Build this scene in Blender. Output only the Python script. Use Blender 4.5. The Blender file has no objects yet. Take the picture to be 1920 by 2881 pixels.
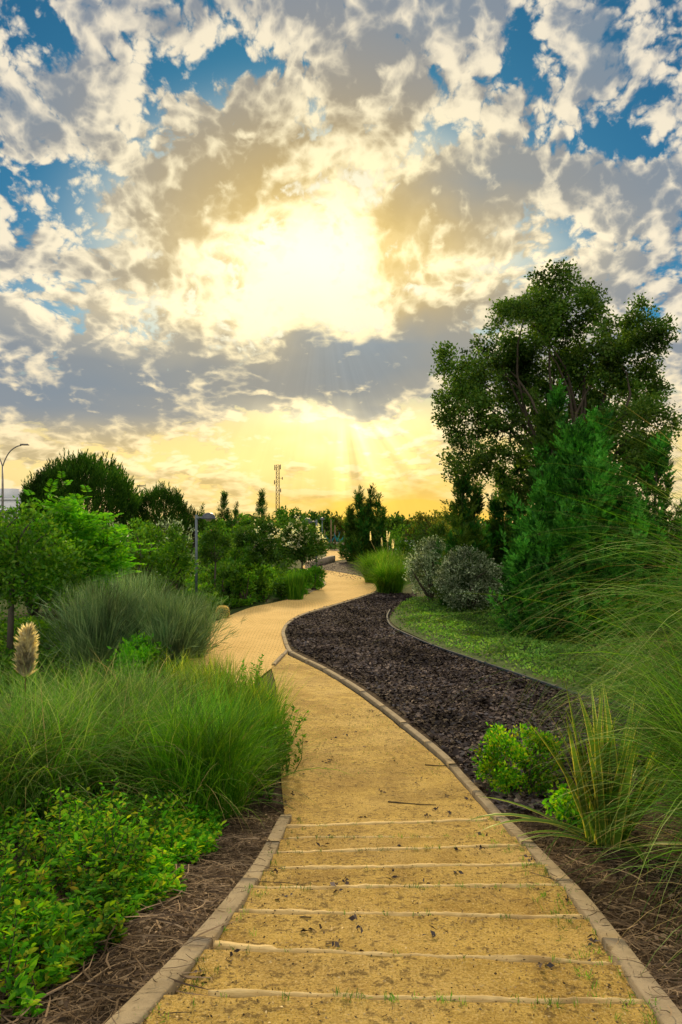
import bpy, math, random
import numpy as np

# ============================================================ camera, sky, sun
SC = bpy.context.scene
COL = SC.collection
FPX, HORIZ, CAMZ = 1920.7, 1470.0, 1.6           # focal length and horizon row of the photograph (1920 x 2881)
cam_d = bpy.data.cameras.new('camera')
cam = bpy.data.objects.new('camera', cam_d)
COL.objects.link(cam)
cam_d.lens = 24.0
cam_d.sensor_width = 36.0
cam_d.shift_y = (HORIZ - 1440.5) / 2881.0
cam_d.clip_start = 0.05
cam_d.clip_end = 6000.0
cam.location = (0.0, 0.0, CAMZ)
cam.rotation_euler = (math.radians(90), 0, 0)
SC.camera = cam
SC.view_settings.view_transform = 'Standard'
SC.view_settings.look = 'None'
SC.view_settings.gamma = 1.0
SC.view_settings.exposure = 0.0
SC.view_settings.use_curve_mapping = False

def sky_dir(px, py):
    """azimuth and elevation of a pixel"""
    az = math.atan((px - 960.0) / FPX)
    el = math.atan((HORIZ - py) / FPX * math.cos(az))
    return az, el

SUN_AZ, SUN_EL = sky_dir(905, 735)

# ---- a tiny expression language over shader nodes
class S:
    nt = None
    def __init__(self, sock): self.s = sock
    def __add__(a, b): return mth('ADD', a, b)
    __radd__ = __add__
    def __sub__(a, b): return mth('SUBTRACT', a, b)
    def __rsub__(a, b): return mth('SUBTRACT', b, a)
    def __mul__(a, b): return mth('MULTIPLY', a, b)
    __rmul__ = __mul__
    def __truediv__(a, b): return mth('DIVIDE', a, b)
    def __rtruediv__(a, b): return mth('DIVIDE', b, a)
    def __pow__(a, b): return mth('POWER', a, b)
def _put(inp, v):
    if isinstance(v, S): S.nt.links.new(v.s, inp)
    elif isinstance(v, (tuple, list)) and inp.type == 'RGBA': inp.default_value = (*v, 1.0) if len(v) == 3 else v
    else: inp.default_value = v
def mth(op, *a, clamp=False):
    n = S.nt.nodes.new('ShaderNodeMath'); n.operation = op; n.use_clamp = clamp
    for i, v in enumerate(a): _put(n.inputs[i], v)
    return S(n.outputs[0])
def clamp01(a): return mth('ADD', a, 0.0, clamp=True)
def smooth(x, lo, hi, a=0.0, b=1.0, kind='SMOOTHSTEP'):
    n = S.nt.nodes.new('ShaderNodeMapRange'); n.interpolation_type = kind
    _put(n.inputs['Value'], x)
    for k, v in (('From Min', lo), ('From Max', hi), ('To Min', a), ('To Max', b)): _put(n.inputs[k], v)
    return S(n.outputs['Result'])
def vmath(op, *a):
    n = S.nt.nodes.new('ShaderNodeVectorMath'); n.operation = op
    for i, v in enumerate(a): _put(n.inputs[i], v)
    return S(n.outputs['Value'] if op in ('DOT_PRODUCT', 'LENGTH', 'DISTANCE') else n.outputs['Vector'])
def vec(x, y, z=0.0):
    n = S.nt.nodes.new('ShaderNodeCombineXYZ')
    for i, v in enumerate((x, y, z)): _put(n.inputs[i], v)
    return S(n.outputs[0])
def sep(v):
    n = S.nt.nodes.new('ShaderNodeSeparateXYZ'); _put(n.inputs[0], v)
    return [S(o) for o in n.outputs]
def noise(v, scale, detail=4.0, rough=0.5, lac=2.0, dist=0.0, color=False, dims='3D'):
    n = S.nt.nodes.new('ShaderNodeTexNoise'); n.noise_dimensions = dims
    if dims == '1D': _put(n.inputs['W'], v)
    else: _put(n.inputs['Vector'], v)
    for k, x in (('Scale', scale), ('Detail', detail), ('Roughness', rough), ('Lacunarity', lac), ('Distortion', dist)):
        _put(n.inputs[k], x)
    return S(n.outputs['Color'] if color else n.outputs[0])
def voronoi(v, scale, detail=0.0, rough=0.5, smoothness=0.3):
    n = S.nt.nodes.new('ShaderNodeTexVoronoi'); n.feature = 'SMOOTH_F1'
    _put(n.inputs['Vector'], v)
    for k, x in (('Scale', scale), ('Detail', detail), ('Roughness', rough), ('Smoothness', smoothness)): _put(n.inputs[k], x)
    return S(n.outputs['Distance'])
def mixc(f, a, b, mode='MIX'):
    n = S.nt.nodes.new('ShaderNodeMix'); n.data_type = 'RGBA'; n.blend_type = mode; n.clamp_factor = True
    _put(n.inputs[0], f); _put(n.inputs[6], a); _put(n.inputs[7], b)
    return S(n.outputs[2])
def scalec(c, k): return vmath('MULTIPLY', c, vec(k, k, k) if isinstance(k, S) else (k, k, k))

world = bpy.data.worlds.new('World')
SC.world = world
world.use_nodes = True
def coarse_map(lists, az, el, rows=20, stops=32, a0=-0.62, a1=0.62, e0=-0.03, e1=0.66):
    """a coarse map of the sky in azimuth and elevation: one colour ramp per elevation, blended in between"""
    nt = S.nt
    A = np.linspace(a0, a1, stops); E = np.linspace(e0, e1, rows)
    AA, EE = np.meshgrid(A, E)
    chan = []
    for lst in lists:
        t = np.zeros_like(AA)
        for px, py, rx, ry, w in lst:
            a, e = sky_dir(px, py)
            t += w * np.exp(-((AA - a) * FPX / rx) ** 2 - ((EE - e) * FPX / ry) ** 2)
        chan.append(np.clip(t * 0.5 + 0.5, 0, 1))
    fa = smooth(az, a0, a1, kind='LINEAR')
    fe = smooth(el, e0, e1, 0.0, rows - 1.0, kind='LINEAR')
    res = None
    for i in range(rows):
        n = nt.nodes.new('ShaderNodeValToRGB')
        cr = n.color_ramp; cr.interpolation = 'LINEAR'
        cr.elements[0].position = 0.0; cr.elements[1].position = 1.0
        for k in range(1, stops - 1): cr.elements.new(k / (stops - 1))
        for k in range(stops):
            cr.elements[k].color = (*[chan[c][i, k] for c in range(3)], 1.0)
        nt.links.new(fa.s, n.inputs[0])
        c = S(n.outputs[0])
        if res is None: res = c
        else: res = mixc(clamp01(fe - (i - 1.0)), res, c)
    m = vmath('MULTIPLY_ADD', res, (2, 2, 2), (-1, -1, -1))
    return sep(m)

def build_sky():
    S.nt = nt = world.node_tree
    nt.nodes.clear()
    tc = nt.nodes.new('ShaderNodeTexCoord')
    d = S(tc.outputs['Generated'])
    x, y, z = sep(d)
    az = mth('ARCTAN2', x, y)
    el = mth('ARCSINE', z)
    zc = mth('MAXIMUM', z, 0.0)
    # coordinates on the cloud decks: flatter and more stretched towards the horizon
    hz = mth('LOGARITHM', zc + 0.20, math.e) * 0.72
    P = vec(x, y, hz)
    W = noise(P, 6.0, 3.0, 0.55, color=True)
    Wd = vmath('SUBTRACT', W, (0.5, 0.5, 0.5))
    PW = vmath('MULTIPLY_ADD', Wd, (0.055, 0.055, 0.045), P)
    sx, sy, sz = math.sin(SUN_AZ) * math.cos(SUN_EL), math.cos(SUN_AZ) * math.cos(SUN_EL), math.sin(SUN_EL)
    Sd = (sx, sy, 0.72 * math.log(sz + 0.20))
    toS = vmath('NORMALIZE', vmath('SUBTRACT', Sd, P))
    wx, wy, wz = sep(Wd)
    u, v = az + wx * 0.14, el + wz * 0.11
    mass, dark, glow = coarse_map((MASSES, DARKS, GLOWS), u, v)
    def blob(px, py, rx, ry, U=(az, el)):
        a, e = sky_dir(px, py)
        p, q = (U[0] - a) * (FPX / rx), (U[1] - e) * (FPX / ry)
        return mth('POWER', math.exp(-1.0), p * p + q * q)
    def puff(p, detail):
        n1 = noise(p, 13.0, detail, 0.60)
        b1 = mth('ABSOLUTE', noise(p, 17.0, 0.0) - 0.5)
        b2 = mth('ABSOLUTE', noise(p, 36.0, 0.0) - 0.5)
        b3 = mth('ABSOLUTE', noise(p, 76.0, 0.0) - 0.5)
        b4 = mth('ABSOLUTE', noise(p, 160.0, 1.0) - 0.5)
        return (n1 - 0.5) * 1.7 + (b1 - 0.13) * 0.95 + (b2 - 0.13) * 0.75 + (b3 - 0.13) * 0.42 + (b4 - 0.13) * 0.24
    N0 = puff(PW, 7.0)
    N1 = puff(vmath('MULTIPLY_ADD', toS, (0.021, 0.021, 0.021), PW), 3.0)
    relief = N0 - N1                                 # > 0 where the cloud thins out towards the sun
    D = N0 * 1.15 + mass * 0.8 + BASE
    cover = smooth(D, -0.16, 0.12)
    thick = smooth(D, 0.0, 0.74)
    nearS = blob(905, 720, 500, 340)
    veryS = blob(860, 735, 300, 130, (u, v))
    low = smooth(el, 0.30, 0.02)
    sunward = smooth(mth('ABSOLUTE', az), 1.3, 0.1)
    lowS = low * sunward
    sk = nt.nodes.new('ShaderNodeTexSky')
    sk.sky_type = 'NISHITA'; sk.sun_disc = False
    sk.sun_elevation = SUN_EL; sk.sun_rotation = SUN_AZ
    sk.altitude = 600; sk.air_density = 1.0; sk.dust_density = 0.6; sk.ozone_density = 2.5
    clear = vmath('MULTIPLY', S(sk.outputs[0]), CLEAR_TINT)
    clear = vmath('MINIMUM', clear, CLEAR_MAX)
    clear = mixc(smooth(blob(890, 740, 560, 330), 0.12, 0.62), clear, (9.0, 8.4, 6.2))
    clear = mixc(smooth(el, 0.27, 0.13) * smooth(mth('ABSOLUTE', az), 1.2, 0.05), clear, (9.2, 7.2, 3.3))
    clear = mixc(smooth(el, 0.17, 0.09) * sunward, clear, (10.5, 7.8, 2.9))
    dist = blob(905, 850, 1100, 680)
    core = mixc(dist, (1.8, 2.55, 3.7), (3.4, 3.4, 3.15))
    core = mixc(nearS * 0.95, core, (6.6, 4.4, 1.0))
    core = mixc(lowS * 0.5, core, (4.3, 4.1, 3.4))
    core = mixc(smooth(el, 0.16, 0.10) * sunward * 0.85, core, (7.0, 5.1, 1.9))
    core = mixc(clamp01(dark) * 0.95, core, (2.1, 2.8, 3.5))
    rim = mixc(dist, (8.6, 7.7, 6.3), (10.0, 8.8, 6.4))
    rim = mixc(nearS, rim, (11.5, 9.8, 5.4))
    rim = mixc(lowS * 0.85, rim, (11.8, 9.0, 4.0))
    lit = (1.0 - thick) * 0.80 + relief * 2.0 - 0.16
    lit = clamp01(lit - clamp01(dark) * 0.35)
    cloud = mixc(smooth(lit + wx * 0.3, 0.0, 0.95), core, rim)
    colr = mixc(cover, clear, cloud)
    veryS = veryS * clamp01(1.1 - thick * 0.75)
    colr = vmath('MULTIPLY_ADD', vec(veryS, veryS, veryS), (4.4, 3.8, 2.3), colr)
    colr = vmath('MULTIPLY_ADD', vec(glow, glow, glow), (3.6, 2.7, 1.0), colr)
    burst = blob(930, 1195, 230, 55, (u, v))
    colr = vmath('MULTIPLY_ADD', vec(burst, burst, burst), (3.2, 3.0, 1.8), colr)
    gold = total_blob(GOLDS, lambda *q: blob(*q, (u, v)))
    colr = mixc(clamp01(gold), colr, (11.0, 6.9, 1.1))
    du, dv = az - SUN_AZ, SUN_EL - el
    ang = mth('ARCTAN2', du, dv)
    rr = mth('SQRT', du * du + dv * dv)
    beam = noise(ang * 7.0 + 3.3, 1.6, 3.0, 0.6, dims='1D')
    fan = smooth(mth('ABSOLUTE', ang), 1.0, 0.1) * smooth(rr, 0.05, 0.16) * smooth(rr, 0.44, 0.30)
    colr = scalec(colr, 1.0 + (beam - 0.5) * 0.22 * fan)
    a2, e2 = sky_dir(960, 1080)
    du2, dv2 = az - a2, e2 - el
    ang2 = mth('ARCTAN2', du2, dv2); r2 = mth('SQRT', du2 * du2 + dv2 * dv2)
    beam2 = noise(ang2 * 3.2 + 9.1, 1.5, 2.0, 0.5, dims='1D')
    fan2 = smooth(mth('ABSOLUTE', ang2 - 0.45), 0.75, 0.2) * smooth(r2, 0.05, 0.09) * smooth(r2, 0.22, 0.13)
    colr = scalec(colr, 1.0 + (beam2 - 0.42) * 1.1 * fan2)
    colr = mixc(smooth(z, -0.02, 0.0), (1.2, 1.1, 0.7), colr)
    # unseen sky behind the camera and overhead, brightened as added fill for the foliage
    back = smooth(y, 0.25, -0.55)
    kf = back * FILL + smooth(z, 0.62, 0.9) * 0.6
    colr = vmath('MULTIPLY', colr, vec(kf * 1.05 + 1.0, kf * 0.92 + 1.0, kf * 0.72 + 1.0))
    bg = nt.nodes.new('ShaderNodeBackground')
    bg.inputs['Strength'].default_value = 0.1
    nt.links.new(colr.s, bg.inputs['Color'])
    out = nt.nodes.new('ShaderNodeOutputWorld')
    nt.links.new(bg.outputs[0], out.inputs['Surface'])
    world.cycles.sampling_method = 'MANUAL'
    world.cycles.sample_map_resolution = 512
def total_blob(lst, blob):
    t = None
    for b in lst:
        g = blob(*b[:4]) * b[4]
        t = g if t is None else t + g
    return t
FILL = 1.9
BASE = 0.17
CLEAR_TINT = (0.13, 0.50, 0.60)
CLEAR_MAX = (3.6, 5.4, 6.6)

# large masses of cloud (+) and holes (-): pixel centre, radii, weight
MASSES = [
    (1190, 640, 90, 110, .50), (560, 730, 120, 50, .50), (500, 570, 160, 80, .35), (860, 480, 260, 50, .40), (930, 640, 40, 60, .3), (720, 620, 60, 40, .3), (1050, 760, 60, 40, .3),
    (620, 130, 140, 85, -.55), (140, 80, 80, 60, -.5), (50, 225, 90, 55, -.55), (180, 520, 140, 80, -.5), (420, 220, 90, 60, -.25),
    (1450, 150, 80, 85, -.6), (1800, 55, 130, 60, -.45), (1350, 360, 120, 50, -.45), (1165, 430, 60, 65, -.45), (1700, 400, 120, 60, -.42),
    (1880, 800, 60, 90, -.25), (920, 390, 50, 60, -.25), (300, 690, 60, 40, -.25), (700, 150, 60, 60, -.2), (450, 530, 80, 60, -.22),
    (1000, 250, 420, 190, .30), (640, 600, 210, 110, .40), (1370, 530, 230, 90, .45), (1700, 150, 150, 90, .35), (110, 300, 110, 90, .35),
    (330, 100, 160, 120, .25), (850, 40, 250, 60, .3), (1300, 80, 120, 80, .2), (330, 560, 110, 80, .25), (200, 770, 300, 90, .28),
    (500, 1080, 900, 110, .50), (1050, 1000, 240, 70, .45), (500, 990, 330, 30, .35), (150, 1150, 300, 60, .4), (1200, 660, 80, 130, .25),
    (1700, 900, 300, 200, .35), (1750, 560, 200, 110, .25),
    (860, 740, 290, 140, -.55), (1500, 720, 200, 70, -.2), (450, 880, 450, 60, -.3), (930, 1215, 270, 62, -.60), (1180, 1170, 120, 60, -.3), (620, 1245, 200, 40, -.3), (300, 1290, 700, 60, -.25),
]
DARKS = [
    (560, 985, 380, 38, 1.0), (1030, 975, 190, 55, 1.0), (500, 1090, 600, 50, .35), (1350, 510, 200, 60, .7), (1690, 130, 150, 80, .9), (100, 270, 110, 70, .5),
    (1250, 30, 200, 60, .5), (150, 1090, 250, 110, .35), (1900, 500, 250, 180, .4), (1350, 1000, 250, 120, .4), (1000, 1080, 200, 80, .3),
]
GLOWS = [
    (890, 740, 480, 230, .42), (930, 1205, 240, 48, .95), (1000, 1260, 200, 60, .35), (1350, 730, 330, 70, .45), (500, 885, 420, 60, .50), (150, 880, 300, 50, .40),
    (1120, 1270, 130, 130, .4), (560, 1290, 440, 50, .5), (850, 1340, 330, 70, .4), (1600, 730, 150, 60, .25), (150, 1240, 200, 30, .2),
]
GOLDS = [(1130, 1462, 420, 45, .95), (1230, 1410, 140, 60, .35), (700, 1455, 700, 50, .45), (1050, 1370, 280, 70, .35)]
build_sky()

sun_d = bpy.data.lights.new('sun', 'SUN')
sun = bpy.data.objects.new('sun', sun_d)
COL.objects.link(sun)
sun_d.energy = 4.0
sun_d.angle = math.radians(5.0)
sun_d.color = (1.0, 0.74, 0.38)
sun.rotation_euler = (math.radians(90) - SUN_EL, 0, math.pi - SUN_AZ)

# ============================================================ helpers
RNG = np.random.default_rng(11)
random.seed(5)
MAT = {}

def hgt(y):
    """height of the ground at depth y: a stepped ramp going down to the level garden"""
    y = np.asarray(y, float)
    ys = np.array([-400, -4, 0.0, 1.0, 1.7, 2.2, 3.2, 4.2, 5.2, 6.0, 6.6, 7.4, 8.4, 9.6, 11, 14, 4000.])
    zs = np.array([.16, .16, .16, .12, .04, -.075, -.325, -.575, -.825, -1.02, -1.11, -1.18, -1.235, -1.275, -1.295, -1.30, -1.30])
    return np.interp(y, ys, zs)
def ground(px, py, dz=0.0):
    """the ground point seen at a pixel of the photograph"""
    k = (py - HORIZ) / FPX
    lo, hi = 0.3, 3000.0
    for _ in range(60):
        m = (lo + hi) / 2
        if (CAMZ - float(hgt(m)) - dz) / m > k: lo = m
        else: hi = m
    return ((px - 960) / FPX * lo, lo, float(hgt(lo)))
def X(px, d): return (px - 960.0) / FPX * d
def Z(py, d): return CAMZ - (py - HORIZ) / FPX * d

def new_mesh(name, verts, quads=None, tris=None, mats=(), parent=None, loc=None, smooth=False, midx=None, uvs=None):
    verts = np.asarray(verts, np.float32).reshape(-1, 3)
    me = bpy.data.meshes.new(name)
    nq = 0 if quads is None else len(quads); nt_ = 0 if tris is None else len(tris)
    me.vertices.add(len(verts)); me.vertices.foreach_set('co', verts.ravel())
    loops, starts, tot = [], [], 0
    if nq:
        q = np.asarray(quads, np.int32); loops.append(q.ravel()); starts.append(np.arange(nq) * 4); tot = nq * 4
    if nt_:
        t = np.asarray(tris, np.int32); loops.append(t.ravel()); starts.append(tot + np.arange(nt_) * 3)
    loops = np.concatenate(loops); starts = np.concatenate(starts).astype(np.int32)
    me.loops.add(len(loops)); me.loops.foreach_set('vertex_index', loops)
    me.polygons.add(len(starts)); me.polygons.foreach_set('loop_start', starts)
    if midx is not None: me.polygons.foreach_set('material_index', np.asarray(midx, np.int32))
    for m in (mats if isinstance(mats, (list, tuple)) else (mats,)): me.materials.append(m)
    me.update(calc_edges=True)
    if smooth: me.polygons.foreach_set('use_smooth', np.ones(len(me.polygons), bool))
    if uvs is not None:
        uv = me.uv_layers.new(name='UVMap')
        uv.data.foreach_set('uv', np.asarray(uvs, np.float32)[loops].ravel())
    ob = bpy.data.objects.new(name, me)
    COL.objects.link(ob)
    if parent is not None: ob.parent = parent
    if loc is not None: ob.location = loc
    return ob
def tag(o, label=None, cat=None, group=None, kind=None):
    if label: o['label'] = label
    if cat: o['category'] = cat
    if group: o['group'] = group
    if kind: o['kind'] = kind
    return o
def thing(name, loc, label, cat, group=None, rz=0.0):
    o = bpy.data.objects.new(name, None); COL.objects.link(o)
    o.empty_display_size = 0.2
    o.location = loc; o.rotation_euler = (0, 0, rz)
    return tag(o, label, cat, group)
def copy_tree(o, parent=None):
    kids = list(o.children)
    c = o.copy(); COL.objects.link(c); c.parent = parent
    for ch in kids: copy_tree(ch, c)
    return c

class MB:
    """collects solids into one mesh"""
    def __init__(s): s.v, s.q, s.t, s.n = [], [], [], 0
    def add(s, v, q=(), t=()):
        v = np.asarray(v, float).reshape(-1, 3)
        s.v.append(v)
        if len(q): s.q.append(np.asarray(q, int) + s.n)
        if len(t): s.t.append(np.asarray(t, int) + s.n)
        s.n += len(v)
    def box(s, c, size, rz=0.0, taper=1.0):
        x, y, z = [k / 2 for k in size]
        v = np.array([(-x, -y, -z), (x, -y, -z), (x, y, -z), (-x, y, -z), (-x * taper, -y * taper, z), (x * taper, -y * taper, z), (x * taper, y * taper, z), (-x * taper, y * taper, z)])
        cz, sz = math.cos(rz), math.sin(rz)
        v = np.c_[v[:, 0] * cz - v[:, 1] * sz, v[:, 0] * sz + v[:, 1] * cz, v[:, 2]] + np.array(c)
        s.add(v, [(0, 3, 2, 1), (4, 5, 6, 7), (0, 1, 5, 4), (1, 2, 6, 5), (2, 3, 7, 6), (3, 0, 4, 7)])
    def tube(s, pts, rad, n=8, cap=True):
        pts = np.asarray(pts, float); m = len(pts)
        rad = np.broadcast_to(np.asarray(rad, float), (m,))
        T = np.gradient(pts, axis=0); T /= np.linalg.norm(T, axis=1)[:, None] + 1e-9
        ref = np.array([0, 0, 1.0]) if abs(T[0, 2]) < 0.8 else np.array([1.0, 0, 0])
        A = np.cross(T, ref); A /= np.linalg.norm(A, axis=1)[:, None] + 1e-9
        B = np.cross(T, A)
        th = np.arange(n) * 2 * math.pi / n
        v = pts[:, None] + rad[:, None, None] * (np.cos(th)[None, :, None] * A[:, None] + np.sin(th)[None, :, None] * B[:, None])
        q = []
        for i in range(m - 1):
            for k in range(n):
                q.append((i * n + k, i * n + (k + 1) % n, (i + 1) * n + (k + 1) % n, (i + 1) * n + k))
        v = v.reshape(-1, 3); t = []
        if cap:
            v = np.vstack([v, pts[0], pts[-1]])
            for k in range(n):
                t.append((m * n, (k + 1) % n, k)); t.append((m * n + 1, (m - 1) * n + k, (m - 1) * n + (k + 1) % n))
        s.add(v, q, t)
    def lathe(s, prof, n=16, c=(0, 0, 0)):
        prof = np.asarray(prof, float); m = len(prof)
        th = np.arange(n) * 2 * math.pi / n
        v = np.stack([prof[:, :1] * np.cos(th), prof[:, :1] * np.sin(th), np.repeat(prof[:, 1:], n, 1)], -1).reshape(-1, 3) + np.array(c)
        q = [(i * n + k, i * n + (k + 1) % n, (i + 1) * n + (k + 1) % n, (i + 1) * n + k) for i in range(m - 1) for k in range(n)]
        s.add(v, q)
    def build(s, name, mat, parent=None, smooth=False, loc=None):
        return new_mesh(name, np.vstack(s.v), np.vstack(s.q) if s.q else None, np.vstack(s.t) if s.t else None, mat, parent, loc, smooth)

# ------------------------------------------------------------ materials
def material(name, build):
    m = bpy.data.materials.new(name); m.use_nodes = True
    S.nt = m.node_tree; m.node_tree.nodes.clear()
    out = m.node_tree.nodes.new('ShaderNodeOutputMaterial')
    sh = build()
    m.node_tree.links.new(sh, out.inputs['Surface'])
    MAT[name] = m
    return m
def node(t, **k):
    n = S.nt.nodes.new(t)
    for a, b in k.items():
        _put(n.inputs[a], b)
    return n
def ramp(f, stops):
    n = S.nt.nodes.new('ShaderNodeValToRGB'); _put(n.inputs[0], f)
    cr = n.color_ramp
    cr.elements[0].position = stops[0][0]; cr.elements[0].color = (*stops[0][1], 1)
    cr.elements[1].position = stops[-1][0]; cr.elements[1].color = (*stops[-1][1], 1)
    for p, c in stops[1:-1]:
        e = cr.elements.new(p); e.color = (*c, 1)
    return S(n.outputs[0])
def gpos(): return S(S.nt.nodes.new('ShaderNodeNewGeometry').outputs['Position'])
def ocoord(): return S(S.nt.nodes.new('ShaderNodeTexCoord').outputs['Object'])
def island(): return S(S.nt.nodes.new('ShaderNodeNewGeometry').outputs['Random Per Island'])
def bump(h, strength=0.4, dist=0.02):
    n = node('ShaderNodeBump', Strength=strength, Distance=dist, Height=h)
    return n.outputs['Normal']
def principled(col, rough=0.7, metal=0.0, normal=None, spec=0.4):
    n = node('ShaderNodeBsdfPrincipled', Roughness=rough, Metallic=metal)
    _put(n.inputs['Base Color'], col); n.inputs['Specular IOR Level'].default_value = spec
    if normal is not None: S.nt.links.new(normal, n.inputs['Normal'])
    return n.outputs[0]
def leaf(name, cols, trans=0.45, tcol=1.6, gloss=0.06, vary=1.3, rough=0.45):
    """foliage: every leaf its own shade, light shining through from behind"""
    def b():
        r = island()
        c = ramp(r, [(i / (len(cols) - 1), k) for i, k in enumerate(cols)])
        big = noise(gpos(), vary, 2.0, 0.5)
        c = scalec(c, smooth(big, 0.34, 0.66, 0.45, 1.60, kind='LINEAR'))
        df = node('ShaderNodeBsdfDiffuse', Color=c)
        tr = node('ShaderNodeBsdfTranslucent', Color=vmath('MULTIPLY', c, (tcol * 1.15, tcol * 1.1, tcol * 0.5)))
        mx = node('ShaderNodeMixShader', Fac=trans)
        gloss_ = gloss * 0.5
        S.nt.links.new(df.outputs[0], mx.inputs[1]); S.nt.links.new(tr.outputs[0], mx.inputs[2])
        gl = node('ShaderNodeBsdfGlossy', Color=mixc(0.5, c, (1, 1, 1)), Roughness=rough)
        m2 = node('ShaderNodeMixShader', Fac=gloss_)
        S.nt.links.new(mx.outputs[0], m2.inputs[1]); S.nt.links.new(gl.outputs[0], m2.inputs[2])
        return m2.outputs[0]
    return material(name, b)

leaf('leaf_poplar', [(.026, .072, .010), (.050, .118, .014), (.100, .165, .022)], .40, 1.5, .05, .6)
leaf('leaf_juniper', [(.022, .135, .013), (.042, .215, .018), (.080, .300, .022)], .18, 1.3, .03, 2.4)
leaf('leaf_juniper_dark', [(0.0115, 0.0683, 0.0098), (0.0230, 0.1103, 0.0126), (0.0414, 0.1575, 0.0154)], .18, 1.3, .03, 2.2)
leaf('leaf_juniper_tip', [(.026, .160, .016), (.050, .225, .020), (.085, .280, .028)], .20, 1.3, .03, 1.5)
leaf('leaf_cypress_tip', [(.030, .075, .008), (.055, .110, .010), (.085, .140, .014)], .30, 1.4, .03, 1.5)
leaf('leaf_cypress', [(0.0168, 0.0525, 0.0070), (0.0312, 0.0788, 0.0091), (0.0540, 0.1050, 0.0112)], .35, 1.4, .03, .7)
leaf('leaf_silver', [(.045, .085, .032), (.11, .175, .080), (.26, .35, .20), (.54, .63, .45)], .25, 1.0, .05, 1.4)
leaf('leaf_bright', [(.018, .095, .004), (.032, .165, .004), (.055, .235, .005), (.085, .290, .006), (.150, .350, .008), (.200, .340, .010), (.26, .25, .02)], .48, 1.5, .03, 1.6, .6)
leaf('leaf_ash', [(.035, .180, .005), (.075, .270, .008), (.140, .330, .012)], .50, 1.6, .05, .9)
leaf('leaf_mid', [(0.0264, 0.1100, 0.0048), (0.0540, 0.1650, 0.0072), (0.1140, 0.2250, 0.0112)], .42, 1.5, .06, .9)
leaf('leaf_dark', [(0.0168, 0.0650, 0.0048), (0.0336, 0.1000, 0.0072), (0.0720, 0.1400, 0.0112)], .38, 1.4, .06, .8)
leaf('leaf_olive', [(.050, .080, .012), (.085, .110, .016), (.140, .150, .020)], .50, 1.6, .04, .5)
leaf('leaf_pine', [(0.0132, 0.0550, 0.0056), (0.0286, 0.0935, 0.0070), (0.0605, 0.1320, 0.0098)], .30, 1.3, .03, .5)
leaf('leaf_broom', [(.060, .140, .055), (.110, .200, .085), (.220, .310, .150)], .30, 1.2, .05, 1.1)
leaf('leaf_cover', [(0.0495, 0.1600, 0.0175), (0.0935, 0.2250, 0.0280), (0.1760, 0.3000, 0.0490)], .35, 1.3, .06, 1.2)
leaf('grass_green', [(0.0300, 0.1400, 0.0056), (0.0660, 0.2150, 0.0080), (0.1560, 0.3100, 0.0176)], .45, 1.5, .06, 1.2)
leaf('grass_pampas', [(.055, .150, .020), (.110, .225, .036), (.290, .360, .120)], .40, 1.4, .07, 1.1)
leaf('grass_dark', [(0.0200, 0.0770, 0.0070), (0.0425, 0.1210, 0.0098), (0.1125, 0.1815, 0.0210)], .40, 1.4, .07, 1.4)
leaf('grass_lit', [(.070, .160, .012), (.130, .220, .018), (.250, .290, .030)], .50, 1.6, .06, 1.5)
leaf('grass_dry', [(.20, .16, .06), (.33, .26, .10), (.45, .36, .16)], .30, 1.2, .04, 1.5)
leaf('straw', [(.045, .031, .021), (.105, .073, .048), (.270, .200, .130)], .10, 1.0, .03, 2.0)
leaf('flax_green', [(.055, .140, .012), (.090, .190, .018), (.120, .220, .022)], .35, 1.3, .12, 2.0, .35)
leaf('flax_yellow', [(.38, .40, .06), (.52, .50, .10), (.42, .46, .07)], .40, 1.2, .10, 2.0, .35)
leaf('plume', [(.78, .70, .56), (.84, .78, .66), (.86, .83, .74)], .65, 1.0, .02, 3.0)
leaf('blossom', [(.70, .67, .38), (.80, .78, .50), (.82, .81, .60)], .35, 1.1, .02, 1.0)
leaf('blossom_pink', [(.55, .08, .14), (.65, .14, .20), (.70, .2, .25)], .35, 1.1, .02, 1.0)
leaf('lavender', [(.20, .18, .28), (.26, .25, .33), (.33, .34, .38)], .25, 1.0, .03, 1.0)
leaf('cactus_spine', [(.50, .38, .12), (.62, .50, .18), (.70, .60, .26)], .20, 1.0, .05, 2.0)
leaf('chip', [(.018, .014, .014), (.052, .041, .038), (.088, .067, .060), (.090, .084, .092), (.034, .026, .025), (.046, .036, .035), (.19, .15, .125)], .0, 1.0, .03, 1.0, .5)
leaf('pebble', [(.04, .028, .014), (.10, .065, .025), (.45, .32, .14), (.06, .045, .02), (.60, .46, .22)], .0, 1.0, .04, 3.0)

def m_bark(name, c0, c1, sc=14.0):
    def b():
        p = vmath('MULTIPLY', ocoord(), (1.0, 1.0, 0.22))
        n = noise(p, sc, 5.0, 0.6)
        return principled(mixc(n, c0, c1), 0.9, normal=bump(n, 0.6, 0.02), spec=0.15)
    return material(name, b)
m_bark('bark', (.025, .021, .016), (.085, .070, .052))
m_bark('bark_grey', (.045, .038, .030), (.12, .105, .085))
def m_plain(name, c0, c1, rough=0.6, metal=0.0, sc=6.0, bs=0.15, spec=0.4):
    def b():
        n = noise(ocoord(), sc, 5.0, 0.6)
        n2 = noise(ocoord(), sc * 9, 3.0, 0.6)
        return principled(mixc(smooth(n, .3, .7), c0, c1), rough, metal, bump(n2, bs, 0.01), spec)
    return material(name, b)
m_plain('lamp_paint', (.075, .105, .125), (.11, .145, .165), .45, 0.0, 3.0)
m_plain('lamp_head', (.035, .045, .058), (.06, .075, .09), .4)
m_plain('galvanised', (.16, .15, .14), (.24, .22, .19), .5, 0.3)
m_plain('tower_steel', (.09, .065, .04), (.14, .10, .06), .6, 0.2)
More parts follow.
